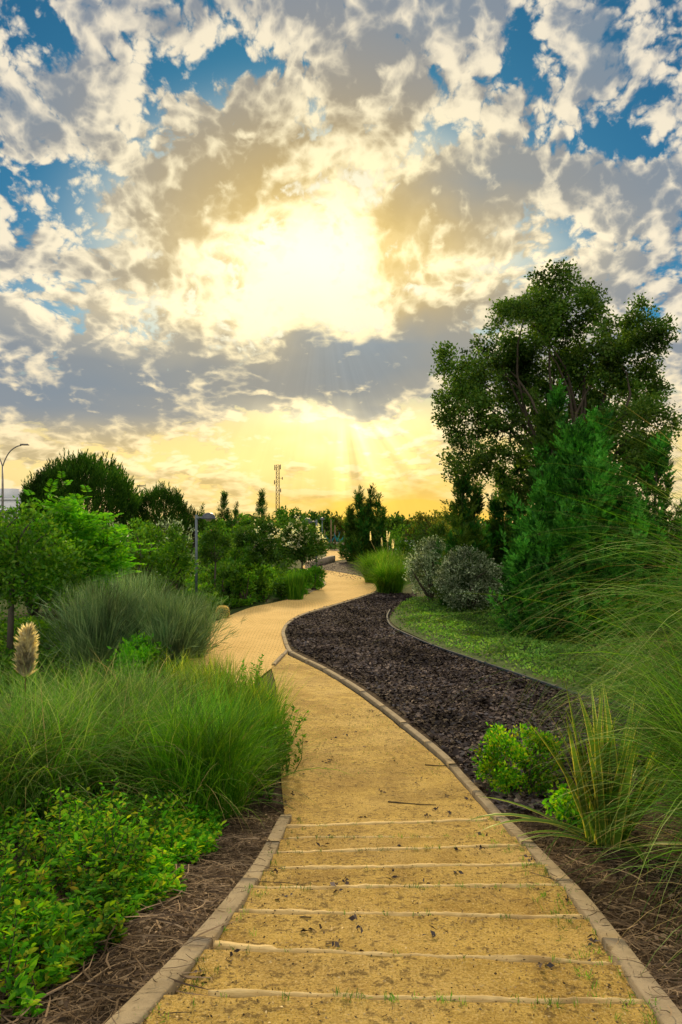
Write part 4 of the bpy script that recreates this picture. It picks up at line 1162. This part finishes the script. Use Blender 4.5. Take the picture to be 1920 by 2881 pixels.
# feathery ash-like tree
d = 17.2
def pinnate(t, C):
    n = 620
    i = RNG.integers(0, len(C), n)
    base = C[i] + RNG.normal(0, .28, (n, 3)); A = unit(unit(C[i] * [1, 1, .3]) * .9 + flat_dirs(n, .35) + np.array([0, 0, .35]))
    out = []
    L = RNG.uniform(.35, .6, n); B = unit(np.cross(A, [0, 0, 1.0]))
    for k in range(7):
        for sg in (-1, 1):
            s = .25 + .75 * k / 6
            out.append(cards(base + A * (L * s)[:, None] - np.array([0, 0, 1.0]) * (L * s * s * .25)[:, None], unit(A * .55 + B * sg + np.array([0, 0, -.15])), L * .36 * (1.1 - .4 * s), L * .13))
    leaf_mesh('fronds', out, MAT['leaf_ash'], t)
tree('young_tree', (X(190, d), d, float(hgt(d))), [(0, 0, 2.35, .75, .75, .7), (-.15, 0, 2.95, .35, .35, .5), (.7, 0, 2.0, .75, .7, .6), (-.7, 0, 2.0, .6, .6, .6), (.4, 0, 1.4, .8, .7, .6)], 5200, 110, .36, .13, .05, 'leaf_ash',
     'bright yellow green tree with feathery leaves rising to a point beside the dark young tree', trunk_h=1.4, r0=.07, nlimb=20, extra=pinnate)
def sh(px, py_base, w, h, mat, label, n=2600, L=.12, W=.06, name='shrub', cat='shrub', group=None, dd=None, **kw):
    """a rounded shrub given by its base pixel, pixel width and pixel height"""
    if dd is None: g = ground(px, py_base); dd = g[1]
    s = dd / FPX
    return shrub(name, (X(px, dd), dd, float(hgt(dd))), w * s / 2, h * s, n, L, W, mat, label, cat, group, **kw)
HG = 'shrubs in the left border'
sh(330, 1745, 200, 270, 'leaf_mid', 'tall rounded leafy shrub right behind the feathery tree', 5200, .12, .06, group=HG)
sh(445, 1725, 165, 250, 'leaf_mid', 'broad leafy shrub left of the near lamp post', 5000, .12, .06, group=HG)
sh(492, 1685, 80, 190, 'leaf_dark', 'dark leafy shrub just behind the near lamp post', 3000, .12, .06, group=HG)
sh(250, 1700, 150, 215, 'leaf_dark', 'dark shrub in the shade behind the feathery tree', 3000, .13, .065, group=HG)
sh(90, 1735, 300, 200, 'leaf_dark', 'dark undergrowth shrub behind the slim grey trunk', 3600, .13, .065, group=HG)
sh(330, 1640, 110, 160, 'leaf_silver', 'silvery shrub top showing below the large pine', 1500, .16, .06, group=HG)
sh(485, 1640, 170, 165, 'leaf_silver', 'silvery green shrub behind the hedge under the second pine', 2200, .16, .06, group=HG)
sh(650, 1700, 90, 115, 'leaf_dark', 'low dark shrub right of the near lamp beside a thin trunk', 2600, .12, .06, group=HG)
sh(690, 1702, 80, 105, 'leaf_mid', 'mid green shrub between the thin trunk and the brick path', 2400, .12, .06, group=HG)
sh(745, 1692, 90, 95, 'leaf_mid', 'leafy shrub left of the spiky upright grass', 2400, .12, .06, group=HG)
sh(885, 1662, 60, 62, 'leaf_ash', 'sunlit low shrub on the outer bend of the brick path', 1800, .11, .055, group=HG)
sh(850, 1674, 60, 66, 'leaf_ash', 'yellow green low shrub between the spiky grass and the lamp in the bend', 1800, .11, .055, group=HG)
sh(795, 1688, 60, 60, 'leaf_mid', 'low shrub under the flowering tree', 1700, .11, .055, group=HG)
grass('meadow_grass', 832, ground(832, 1688)[1], 'spiky upright grass clump at the left edge of the brick path', 'meadow grass',
      [('green_blades', 'grass_green', 500, .3, 1.2, .16, .3, .02, K(seg=5))])
d = 27.5
tree('small_tree', (X(604, d), d, float(hgt(d))), [(0, 0, 1.95, .58, .6, .6)], 3000, 50, .26, .12, .06, 'leaf_dark', 'small round headed tree on a thin trunk right of the near lamp', group='small trees along the path', trunk_h=1.3, r0=.045, bark='bark_grey', nlimb=10)
# white flowering small trees
def flowers(mat, n, top=.1):
    def f(t, C):
        hi = C[C[:, 2] > np.quantile(C[:, 2], .35)]
        i = RNG.integers(0, len(hi), n)
        P = np.repeat(hi[i] + RNG.normal(0, .16, (n, 3)), 14, 0)
        P = P + RNG.normal(0, .055, P.shape) * [1, 1, 1.5]
        leaf_mesh('blossom', [cards(P, unit(rand_dirs(len(P)) + [0, 0, .4]), .10, .08)], MAT[mat], t)
    return f
d = 31.0
tree('flowering_tree', (X(850, d), d, float(hgt(d))), [(-.1, 0, 2.1, .95, .85, .85), (.45, 0, 1.8, .7, .7, .7), (-.55, .1, 1.75, .65, .7, .65)], 8000, 90, .36, .14, .07, 'leaf_dark', 'small flowering tree with cream blossom spikes beside the lamp in the bend', 'flowering tree', 'flowering trees', 1.1, .05, nlimb=14, extra=flowers('blossom', 100))
d = 34.0
tree('flowering_tree', (X(735, d), d, float(hgt(d))), [(0, 0, 2.1, 1.1, .9, .8), (-.7, 0, 1.7, .8, .7, .7), (.5, 0, 1.5, .8, .8, .7)], 8000, 90, .38, .15, .075, 'leaf_dark', 'second flowering tree with fewer blossoms, left of the taller blossoming one', 'flowering tree', 'flowering trees', 1.0, .05, nlimb=14, extra=flowers('blossom', 40))

# ============================================================ middle right: junipers, poplar, silver shrubs
def gz(d): return float(hgt(d))
d = 17.5
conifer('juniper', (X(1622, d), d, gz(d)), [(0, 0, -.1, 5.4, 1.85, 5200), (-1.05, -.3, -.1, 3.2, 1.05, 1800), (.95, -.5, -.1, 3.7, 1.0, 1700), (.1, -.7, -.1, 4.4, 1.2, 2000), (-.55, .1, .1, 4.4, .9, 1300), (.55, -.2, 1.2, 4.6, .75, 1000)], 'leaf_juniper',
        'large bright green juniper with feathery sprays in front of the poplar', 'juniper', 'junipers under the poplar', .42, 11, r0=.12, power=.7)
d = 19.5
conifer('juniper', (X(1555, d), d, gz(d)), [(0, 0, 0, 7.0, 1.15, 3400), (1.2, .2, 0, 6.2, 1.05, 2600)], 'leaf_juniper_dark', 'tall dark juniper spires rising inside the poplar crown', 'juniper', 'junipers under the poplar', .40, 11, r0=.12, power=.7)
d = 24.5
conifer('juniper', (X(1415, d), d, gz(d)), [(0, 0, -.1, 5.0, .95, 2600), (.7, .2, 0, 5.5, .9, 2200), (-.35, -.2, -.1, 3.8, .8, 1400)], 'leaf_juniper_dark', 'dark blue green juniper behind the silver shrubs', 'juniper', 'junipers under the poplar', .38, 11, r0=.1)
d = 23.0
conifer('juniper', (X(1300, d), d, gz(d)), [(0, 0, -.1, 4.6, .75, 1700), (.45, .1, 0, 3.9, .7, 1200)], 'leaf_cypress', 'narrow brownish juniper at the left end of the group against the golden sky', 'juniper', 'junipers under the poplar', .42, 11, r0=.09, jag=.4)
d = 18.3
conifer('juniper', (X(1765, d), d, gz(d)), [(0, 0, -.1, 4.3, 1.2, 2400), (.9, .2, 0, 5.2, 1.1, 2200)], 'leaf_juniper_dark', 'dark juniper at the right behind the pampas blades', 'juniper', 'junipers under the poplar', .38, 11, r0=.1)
def lobes(lst, d, depth=1.0):
    out = []
    s = d / FPX
    for px, py, rx, ry in lst:
        out.append((X(px, d), RNG.uniform(-1, 1) * depth, Z(py, d), rx * s, max(rx, ry) * s * .9, ry * s))
    return np.array(out)
d = 23.5
loc = np.array([X(1600, d), d, gz(d)])
RNG = np.random.default_rng(402)
E = lobes([(1540, 805, 48, 42), (1535, 850, 75, 75), (1590, 890, 80, 70), (1480, 930, 110, 80), (1390, 925, 45, 50), (1630, 945, 70, 65), (1675, 905, 32, 32), (1790, 915, 42, 42), (1320, 1030, 90, 70), (1300, 1120, 80, 80), (1410, 1050, 120, 90), (1340, 1190, 90, 70), (1290, 1290, 55, 45), (1350, 1330, 70, 60), (1450, 1200, 120, 90), (1550, 1020, 130, 100), (1640, 1050, 120, 100), (1770, 950, 60, 70), (1800, 1020, 85, 70), (1740, 1090, 110, 90), (1835, 1080, 55, 60), (1815, 1160, 60, 50), (1760, 1200, 100, 70), (1640, 1200, 120, 90), (1700, 1310, 110, 80), (1790, 1290, 60, 60), (1480, 1330, 110, 90), (1580, 1300, 110, 90)], d, 1.3)
E[:, 0] -= loc[0]; E[:, 2] -= loc[2]
t = tree('poplar_tree', loc, E, 105000, 600, .42, .115, .075, 'leaf_poplar', 'tallest tree in the photo, a wide open crowned poplar at the right behind the junipers', 'tree', None, 2.6, .13, 'bark', 60, .40, .0,
         trunk_pts=[(0, 0, -.2), (.05, 0, 1.3), (0, .1, 2.6), (-.15, .1, 4.2), (-.3, 0, 6.0)], fork=(-.05, .1, 3.4))
sh(1318, 1722, 188, 165, 'leaf_silver', 'rounded silver leaved shrub nearest the ground cover bank', 17000, .075, .045, 'silver_shrub', 'shrub', 'silver shrubs', nclump=300, cr=.22, shell=.85)
sh(1215, 1690, 150, 160, 'leaf_silver', 'silver leaved shrub partly behind its larger twin, nearer the brick path', 13000, .08, .048, 'silver_shrub', 'shrub', 'silver shrubs', nclump=260, cr=.23, shell=.85)
def path_grass(px, py, h, n, r, label, plumes=0):
    g = ground(px, py); d = g[1]; L = h * d / FPX * 1.35
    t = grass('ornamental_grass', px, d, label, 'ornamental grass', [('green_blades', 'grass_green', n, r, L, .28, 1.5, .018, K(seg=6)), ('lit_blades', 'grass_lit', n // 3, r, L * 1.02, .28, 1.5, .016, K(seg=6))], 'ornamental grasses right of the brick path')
    if plumes:
        out = []; b = MB()
        for k in range(plumes):
            p0 = np.array([RNG.normal(.1, r * .8), RNG.normal(0, r * .5), L * RNG.uniform(.78, 1.0)])
            plume(out, p0, (RNG.normal(0, .12), 0, 1), L * .26, .065, 160)
            b.tube([(p0[0] * .3, p0[1] * .3, 0), p0 * .6, p0], .008, 5)
        leaf_mesh('plume', out, MAT['plume'], t); b.build('stalk', MAT['grass_dry'], t)
path_grass(1098, 1668, 88, 1500, .5, 'round green fountain grass clump at the right edge of the brick path')
path_grass(1060, 1640, 80, 1300, .55, 'yellow green fountain grass just behind the round one by the path')
path_grass(1095, 1625, 78, 1200, .6, 'fountain grass with a few cream plumes in front of the far bushes', 6)
d = 50.0
conifer('cypress', (X(1030, d), d, gz(d)), [(0, 0, -.1, 4.3, 1.85, 3200), (-.45, 0, .4, 4.8, .7, 1100), (.36, 0, .4, 5.1, .65, 1200), (-1.15, .2, 0, 4.0, .8, 1000), (1.2, 0, 0, 3.9, .9, 1100), (.85, -.3, .4, 4.5, .6, 900)], 'leaf_cypress',
        'broad dark cypress with several pointed tops standing alone beside the far bend', 'cypress', None, .50, 9, r0=.14, power=1.0)
RB = 'bushes right of the far bend'
sh(1140, 1590, 120, 105, 'leaf_mid', 'soft green bush behind the plumed fountain grass', 3600, .15, .07, 'bush', 'bush', RB, up=.6)
sh(1205, 1600, 130, 120, 'leaf_cypress', 'dark green bush behind the silver shrubs', 3600, .16, .07, 'bush', 'bush', RB, up=.6)
sh(1250, 1610, 110, 130, 'leaf_cypress', 'dark bush at the foot of the narrow brownish juniper', 3000, .16, .07, 'bush', 'bush', RB, up=.6)
d = 46.0
tree('small_tree', (X(1215, d), d, gz(d)), lobes([(0 + 1215, 1470, 45, 26), (1250, 1500, 45, 28), (1180, 1505, 35, 25)], d, .5) - np.array([X(1215, d), 0, gz(d), 0, 0, 0]), 2000, 60, .42, .22, .12, 'leaf_olive', 'thin golden leaved tree glowing against the sunset left of the junipers', group='small trees along the path', trunk_h=1.6, r0=.06, nlimb=26)

# ============================================================ far trees
def pine(px, d, top, w, n, label, rr=None):
    """a stone pine: rounded crown of upright tufts"""
    s = d / FPX
    H = Z(top, d) - gz(d); R = w * s / 2
    t = thing('pine_tree', (X(px, d), d, gz(d)), label, 'pine tree', 'round crowned pines on the left')
    a = RNG.uniform(0, 6.28, n); ct = RNG.uniform(-.45, 1, n)
    rad = RNG.uniform(.55, 1.0, n) ** .5 * (1 + .10 * np.sin(a * 4) * np.sin(ct * 9))
    st = np.sqrt(1 - np.clip(ct, 0, 1) ** 2) * np.where(ct < 0, 1 + ct * .35, 1)
    cz = H * .52
    P = np.c_[R * st * rad * np.cos(a), R * st * rad * np.sin(a), cz + ct * rad * H * np.where(ct > 0, .44, .85)]
    A = unit(np.c_[np.cos(a) * .45 * st, np.sin(a) * .45 * st, np.full(n, 1.0)] + RNG.normal(0, .12, (n, 3)))
    L = .085 * H * RNG.uniform(.6, 1.3, n)
    out = []
    for k in range(12):
        sft = k / 11
        D = unit(A * (1.0 + sft) + rand_dirs(n) * .75)
        out.append(cards(P + A * (L * sft)[:, None], D, L * .38, L * .085))
    leaf_mesh('crown', out, MAT['leaf_pine'], t)
    mb = MB(); mb.tube([(0, 0, -.2), (.1, 0, H * .3), (0, 0, H * .5)], [.2, .16, .12], 8)
    limbs(mb, (0, 0, H * .3), P[RNG.choice(n, 30)], .1, n=5); mb.build('trunk', MAT['bark'], t, True)
pine(238, 42, 1292, 280, 4600, 'large round crowned pine with candle like shoots on the left skyline')
pine(112, 40, 1340, 95, 1100, 'small pine at the left foot of the large round pine')
pine(452, 48, 1372, 155, 2400, 'second smaller round pine right of the large one')
pine(540, 50, 1430, 70, 700, 'low pine top between the second pine and the near lamp head')
def spire(px, d, top, w, n, label, mat='leaf_cypress'):
    H = Z(top, d) - gz(d); R = w * d / FPX / 2
    conifer('fir_tree', (X(px, d), d, gz(d)), [(0, 0, 0, H, R, n)], mat, label, 'conifer', 'pointed conifers on the skyline', .085 * H, 7, r0=.1, power=1.0, outw=1.3)
spire(632, 70, 1384, 66, 2200, 'pointed conifer left of the small slender one on the skyline')
spire(665, 74, 1411, 38, 1200, 'slender small conifer beside the pointed one')
spire(738, 72, 1380, 72, 2200, 'pointed conifer just left of the lattice tower')
spire(569, 80, 1411, 42, 800, 'thin pale conifer tip above the near lamp head')
BK = 'far bushes and trees behind the path'
far_mats = ['leaf_dark', 'leaf_mid', 'leaf_olive', 'leaf_cypress']
def fartree(px, d, top, w, mat, label, n=1500, group='trees on the far skyline', name='tree', L=.3):
    H = Z(top, d) - gz(d); R = w * d / FPX / 2
    s = L * d / 60
    E = [(0, 0, H * .62, R * .8, R * .8, H * .34), (-R * .5, 0, H * .5, R * .55, R * .5, H * .3), (R * .5, 0, H * .48, R * .55, R * .5, H * .3), (R * .1, 0, H * .82, R * .4, R * .4, H * .16), (0, 0, H * .25, R * .8, R * .7, H * .25)]
    return tree(name, (X(px, d), d, gz(d)), E, n, 45, R * .30, s, s * .5, mat, label, 'tree', group, H * .35, .1, nlimb=8, shell=.3, up=.5)
for i, (px, d, top, w, mat) in enumerate([
    (600, 64, 1452, 90, 'leaf_mid'), (700, 66, 1446, 100, 'leaf_mid'), (790, 68, 1438, 90, 'leaf_mid'), (830, 75, 1428, 80, 'leaf_dark'), (870, 78, 1426, 80, 'leaf_dark'),
    (905, 84, 1436, 70, 'leaf_dark'), (935, 96, 1455, 60, 'leaf_olive'), (960, 100, 1462, 60, 'leaf_olive'), (985, 105, 1468, 60, 'leaf_dark')]):
    fartree(px, d, top, w, mat, ['green tree below the pointed conifers, right of the near lamp head', 'bushy tree below the far red roof', 'green tree at the foot of the lattice tower', 'dark tree on the skyline right of the lattice tower',
            'dark tree on the skyline above the flowering tree', 'dark tree behind the far lamp', 'low golden tree between the far lamp and the hammocks', 'low golden tree above the hammocks', 'low dark tree touching the lone cypress on its left side'][i])
for i, (px, d, top, w, mat) in enumerate([(1112, 85, 1452, 70, 'leaf_dark'), (1150, 95, 1466, 70, 'leaf_olive'), (1185, 90, 1462, 60, 'leaf_dark'), (1240, 80, 1455, 70, 'leaf_olive'), (1300, 80, 1450, 100, 'leaf_dark')]):
    fartree(px, d, top, w, mat, ['dark tree on the skyline just right of the lone cypress', 'low golden tree above the white railing', 'dark low tree left of the thin golden tree', 'golden tree behind the narrow brownish juniper', 'dark tree hidden behind the juniper group'][i])
for k in range(34):
    px = [-700 + 75 * k, 0][0]
    if 1380 < px < 1500: continue
    fartree(px, RNG.uniform(120, 170), RNG.uniform(1452, 1462), RNG.uniform(110, 150), far_mats[RNG.integers(0, 4)], 'distant tree in the low line along the horizon', 700, 'distant trees along the horizon', L=.35)
MB_ = 'shrubs between the border and the skyline'
for i, (px, pyb, w, h, mat) in enumerate([(590, 1600, 110, 100, 'leaf_mid'), (665, 1590, 110, 85, 'leaf_mid'), (560, 1572, 100, 85, 'leaf_dark'), (640, 1566, 80, 66, 'leaf_ash'), (705, 1568, 90, 84, 'leaf_mid'),
        (770, 1585, 90, 85, 'leaf_mid'), (790, 1560, 90, 80, 'leaf_dark'), (690, 1640, 100, 100, 'leaf_mid'), (640, 1650, 100, 95, 'leaf_mid'), (200, 1600, 300, 90, 'leaf_mid'), (400, 1590, 200, 90, 'leaf_dark'), (60, 1590, 220, 130, 'leaf_dark'), (-60, 1640, 220, 150, 'leaf_mid')]):
    sh(px, pyb, w, h, mat, ['round shrub above the small round headed tree', 'round green shrub below the lavender drift', 'dark shrub beneath the near lamp head', 'yellow green shrub in front of the pointed conifers', 'green shrub left of the flowering trees',
       'shrub behind the flowering tree with fewer blossoms', 'dark shrub under the lattice tower', 'green shrub between the thin trunk and the flowering trees', 'green shrub right behind the small round headed tree', 'wide green shrub below the large round pine',
       'dark shrub below the second pine', 'dark shrub at the left edge below the white building', 'shrub cut by the left edge behind the young tree'][i], 1900, .17, .085, 'shrub', 'shrub', MB_, up=.5)
patch('lavender_drift', [(575, 1550), (700, 1548), (700, 1560), (560, 1562)], 3500, 1.3, .5, .09, MAT['lavender'], 2.0)
d = 62
sh(598, 1558, 22, 60, 'leaf_mid', 'flowering oleander with pink blossom right of the near lamp head', 700, .2, .1, 'oleander', 'shrub', None, extra=lambda t, C: leaf_mesh('blossom', [cards(np.repeat(C[:26], 8, 0) + RNG.normal(0, .12, (26 * 8 if len(C) >= 26 else len(C) * 8, 3)) + [0, 0, .35], rand_dirs(26 * 8), .16, .13)], MAT['blossom_pink'], t))

# ============================================================ lamps, tower, buildings, fence, hammocks, cactus
def park_lamp(px, pyb, top, side, label, d=None):
    d = d or ground(px, pyb)[1]
    H = Z(top, d) - gz(d)
    t = thing('park_lamp', (X(px, d), d, gz(d)), label, 'street lamp', 'park lamps along the path')
    b = MB(); b.tube([(0, 0, -.1), (0, 0, H)], .048, 12); b.box((0, 0, .04), (.2, .2, .08)); b.build('pole', MAT['lamp_paint'], t, True)
    if side:
        b = MB(); b.tube([(0, 0, H - .12), (side * .16, 0, H - .11), (side * .3, 0, H - .09)], .03, 8); b.box((side * .04, 0, H - .12), (.12, .09, .11)); b.build('arm', MAT['lamp_paint'], t)
    cx = side * .46
    b = MB(); R = .25
    prof = [(0.001, .20)] + [(R * math.sin(a), .20 * math.cos(a)) for a in np.linspace(.15, math.pi / 2, 8)] + [(R * 1.06, -.01), (R * 1.06, -.04), (R * .9, -.045), (0.001, -.05)]
    b.lathe(prof, 20, (cx, 0, H - .12)); sh_ = b.build('lamp_head', MAT['lamp_head'], t, True)
    b = MB(); b.lathe([(0.001, -.12), (.09, -.11), (.14, -.05)], 14, (cx, 0, H - .12)); b.build('lens', MAT['antenna_white'], t, True)
park_lamp(553, 1690, 1448, 1, 'near park lamp with a domed head on a blue grey post beside the broom bushes')
park_lamp(891, 1627, 1462, -1, 'park lamp standing in the bend of the brick path, its head behind the flowering tree')
park_lamp(907, 1545, 1458, 0, 'far park lamp with its dome on top of the post left of the hammocks')
def road_lamp(px, d, top, label, arm=70, double=True):
    t = thing('road_lamp', (X(px, d), d, gz(d)), label, 'street lamp', 'tall road lamps on the skyline')
    H = Z(top, d) - gz(d); s = d / FPX
    b = MB(); b.tube([(0, 0, -.2), (0, 0, H * .6), (0, 0, H - 60 * s)], [.11, .09, .07], 10); b.build('pole', MAT['galvanised'], t, True)
    for sg in ((1, -1) if double else (1,)):
        pts = [(0, 0, H - 62 * s), (sg * 7 * s, 0, H - 42 * s), (sg * 20 * s, 0, H - 20 * s), (sg * 38 * s, 0, H - 6 * s), (sg * (arm - 18) * s, 0, H - 2 * s)]
        b = MB(); b.tube(catmull(pts, 16), .055, 8)
        arm_o = b.build('arm', MAT['galvanised'], t, True)
        b = MB(); b.box((sg * (arm - 8) * s, 0, H), (22 * s, .3, .12)); b.build('lamp_head', MAT['galvanised'], arm_o)
road_lamp(8, 60, 1251, 'tall double armed road lamp at the left edge of the skyline')
road_lamp(371, 118, 1366, 'smaller road lamp behind the large round pine', 34, False)

d = 210.0
t = thing('lattice_tower', (X(782, d), d, gz(d)), 'slim steel lattice radio tower on the skyline', 'tower')
H = Z(1308, d) - gz(d); w = .58
b = MB()
for sx_ in (-1, 1):
    for sy_ in (-1, 1): b.tube([(sx_ * w, sy_ * w, 0), (sx_ * w * .8, sy_ * w * .8, H)], .06, 5)
b.build('mast', MAT['tower_steel'], t)
b = MB(); nb = 16
for k in range(nb):
    z0, z1 = H * k / nb, H * (k + 1) / nb
    w0, w1 = w * (1 - .2 * k / nb), w * (1 - .2 * (k + 1) / nb)
    for sy_ in (-1, 1):
        b.tube([(-w0, sy_ * w0, z0), (w1, sy_ * w1, z1)], .032, 4); b.tube([(w0, sy_ * w0, z0), (-w1, sy_ * w1, z1)], .032, 4); b.tube([(-w1, sy_ * w1, z1), (w1, sy_ * w1, z1)], .032, 4)
        b.tube([(sy_ * w0, -w0, z0), (sy_ * w1, w1, z1)], .032, 4); b.tube([(sy_ * w0, w0, z0), (sy_ * w1, -w1, z1)], .032, 4)
b.build('bracing', MAT['tower_steel'], t)
for k, (zz, dx, hh) in enumerate([(H * .96, -.9, 1.6), (H * .97, .8, 1.5), (H * .74, -1.0, 1.3), (H * .62, .9, 1.2), (H * .80, 1.4, .8)]):
    b = MB(); b.box((dx, 0, zz), (.28, .2, hh)); b.tube([(dx, 0, zz), (0, 0, zz)], .05, 4); b.build('antenna', MAT['tower_steel'], t)

def building(px0, px1, top, d, depth, wall, label, roof=None, wins=5, extra=None):
    x0, x1 = X(px0, d), X(px1, d); H = Z(top, d) - gz(d)
    t = thing('building', ((x0 + x1) / 2, d, gz(d)), label, 'building')
    W = x1 - x0
    b = MB(); b.box((0, depth / 2, H / 2), (W, depth, H)); b.build('wall', MAT[wall], t)
    if roof:
        b = MB(); o = .4; z1 = H + roof
        v = [(-W / 2 - o, -o, H), (W / 2 + o, -o, H), (W / 2 + o, depth + o, H), (-W / 2 - o, depth + o, H), (-W / 2 + depth * .3, depth / 2, z1), (W / 2 - depth * .3, depth / 2, z1)]
        b.add(v, [(0, 1, 5, 4), (2, 3, 4, 5), (3, 2, 1, 0)], [(1, 2, 5), (3, 0, 4)]); b.build('roof', MAT['roof_tile'], t)
    else:
        b = MB(); b.box((0, depth / 2, H + .25), (W + .3, depth + .3, .5)); b.build('roof', MAT[wall], t)
    for k in range(wins):
        xx = -W / 2 + W * (k + .5) / wins
        b = MB(); b.box((xx, -.02, H * .62), (W / wins * .45, .1, H * .22)); b.build('window', MAT['window_glass'], t)
    if extra: extra(t, W, H)
def roofbox(t, W, H):
    b = MB(); b.box((W * .12, 5, H + 1.6), (W * .24, 5, 2.3)); b.box((-W * .2, 5, H + 1.0), (W * .2, 5, 1.1)); b.build('rooftop_room', MAT['white_wall'], t)
building(-120, 76, 1408, 150, 14, 'white_wall', 'long white building with a rooftop room at the far left edge', None, 9, roofbox)
building(655, 722, 1462, 130, 9, 'house_wall', 'low house with a red tiled roof behind the pointed conifers', 1.15, 4)
building(1085, 1150, 1466 + 48, 78, 5, 'house_wall', 'small brown shelter behind the white railing', .25, 2)

d = 66.0
t = thing('railing', (X(1128, d), d, gz(d)), 'white railing right of the lone cypress', 'railing')
x0, x1 = X(1095, d) - X(1128, d), X(1170, d) - X(1128, d); zt = Z(1520, d) - gz(d)
for k in range(6):
    b = MB(); b.box((x0 + (x1 - x0) * k / 5, 0, zt / 2), (.10, .10, zt)); b.build('post', MAT['white_paint'], t)
b = MB(); b.box(((x0 + x1) / 2, -.07, zt - .06), (x1 - x0, .05, .14)); b.box(((x0 + x1) / 2, -.07, zt - .85), (x1 - x0, .05, .08))
for k in range(34): b.box((x0 + (x1 - x0) * (k + .5) / 34, -.07, zt - .47), (.04, .03, .68))
b.build('rail', MAT['white_paint'], t)

# low concrete seat wall at the hairpin
wl = px_line([(866, 1600), (884, 1593), (938, 1580)], 30)
b = MB(); strip_solid(b, wl, .32, .44, .1, 3.0, .01, .02)
tag(b.build('low_wall', MAT['wall_concrete']), 'low concrete seat wall at the hairpin of the brick path', 'wall')
wl = px_line([(880, 1543), (905, 1540), (935, 1538), (985, 1537)], 30)
b = MB(); strip_solid(b, wl, .3, .5, .1, 2.4, .02, .02)
tag(b.build('low_wall', MAT['wall_concrete']), 'pale low wall at the far end of the path under the hammocks', 'wall')

# hammocks hung between wooden posts
d = 76.0
HX = [916, 933, 950, 969]
def hpost(px, dd, top, label):
    b = MB(); H = Z(top, dd) - gz(dd)
    b.tube([(0, 0, -.2), (0, 0, H * .5), (0, 0, H)], [.09, .08, .065], 8)
    return tag(b.build('post', MAT['post_wood'], None, True, (X(px, dd), dd, gz(dd))), label, 'post', 'wooden posts of the hammocks')
hpost(932, 76, 1462, 'tall wooden post in front of the left hammock')
hpost(943, 79, 1478, 'shorter wooden post in the middle behind the hammocks')
hpost(914, 77.5, 1492, 'wooden post at the left end of the hammocks')
hpost(970, 77.5, 1492, 'wooden post at the right end of the hammocks')
def hammock(p0, p1, sag, wmax, mat, label, dd):
    a = np.array([X(p0[0], dd), 0, Z(p0[1], dd)]); c = np.array([X(p1[0], dd), 0, Z(p1[1], dd)])
    org = (a + c) / 2; n = 22; m_ = 8
    V = []
    for i in range(n):
        s = i / (n - 1); p = a * (1 - s) + c * s - np.array([0, 0, sag * 4 * s * (1 - s)])
        ww = wmax * (math.sin(math.pi * s) ** .6) * .5 + .03
        for j in range(m_):
            u = (j / (m_ - 1) - .5) * 2
            V.append(p + np.array([0, u * ww * .55, abs(u) ** 1.5 * ww * .55 + .02 * math.sin(j * 3 + i)]) - org)
    V = np.array(V); f = grid_faces(n, m_)
    lo = V.copy(); lo[:, 2] -= .015
    q = np.vstack([f, f[:, ::-1] + n * m_])
    ob = new_mesh('hammock', np.vstack([V, lo]), q, None, MAT[mat], None, tuple(org + np.array([0, dd, 0])), True)
    tag(ob, label, 'hammock', 'hammocks hung between posts')
hammock((914, 1500), (944, 1506), .95, 1.1, 'cloth_blue', 'blue hammock at the left of the three', 77.5)
hammock((940, 1497), (957, 1497), 1.1, 1.4, 'cloth_teal', 'bright teal hammock in the middle of the three', 77.5)
hammock((944, 1508), (970, 1500), .95, 1.1, 'cloth_blue', 'blue hammock at the right of the three', 78.2)
hammock((952, 1492), (956, 1525), .10, .55, 'cloth_cream', 'cream folded hammock hanging upright beside the teal one', 77.0)

# golden barrel cactus and stones at the edge of the paving
g = ground(627, 1741)
t = thing('barrel_cactus', (g[0], g[1], g[2] - .03), 'round golden spined barrel cactus beside the brick path', 'cactus')
R, Hc = .185, .40
n = 26; rows = 14
V = []
for i in range(rows):
    a = math.pi * (i + .02) / (rows - 1 + .04); z = Hc / 2 - math.cos(a) * Hc / 2; rr = R * math.sin(a) ** .55
    for j in range(n * 2):
        th = j * math.pi / n; k = 1.0 if j % 2 == 0 else .86
        V.append((rr * k * math.cos(th), rr * k * math.sin(th), z))
V = np.array(V); q = [(i * 2 * n + j, i * 2 * n + (j + 1) % (2 * n), (i + 1) * 2 * n + (j + 1) % (2 * n), (i + 1) * 2 * n + j) for i in range(rows - 1) for j in range(2 * n)]
new_mesh('body', V, q, None, MAT['cactus_skin'], t)
rid = V.reshape(rows, 2 * n, 3)[:, ::2].reshape(-1, 3)
P = np.repeat(rid, 9, 0); D = unit(P - np.array([0, 0, Hc / 2]) + RNG.normal(0, .12, P.shape))
leaf_mesh('spines', [cards(P, D, .045, .010)], MAT['cactus_spine'], t)
def stone(px, py, r, label):
    g = ground(px, py)
    d_ = rand_dirs(60)
    import bmesh
    bm = bmesh.new(); bmesh.ops.create_icosphere(bm, subdivisions=3, radius=1.0)
    for v in bm.verts:
        k = 1 + .18 * math.sin(v.co.x * 4 + px) * math.sin(v.co.y * 5) + .1 * math.sin(v.co.z * 9 + v.co.x * 7)
        v.co = (v.co.x * r * 1.2 * k, v.co.y * r * k, v.co.z * r * .75 * k)
    me = bpy.data.meshes.new('stone'); bm.to_mesh(me); bm.free(); me.materials.append(MAT['stone'])
    o = bpy.data.objects.new('stone', me); COL.objects.link(o); o.location = (g[0], g[1], g[2] + r * .35)
    tag(o, label, 'stone', 'stones by the paving')
stone(553, 1783, .16, 'pale rounded stone where the broom bushes meet the paving')
stone(583, 1764, .10, 'small stone beside the barrel cactus')
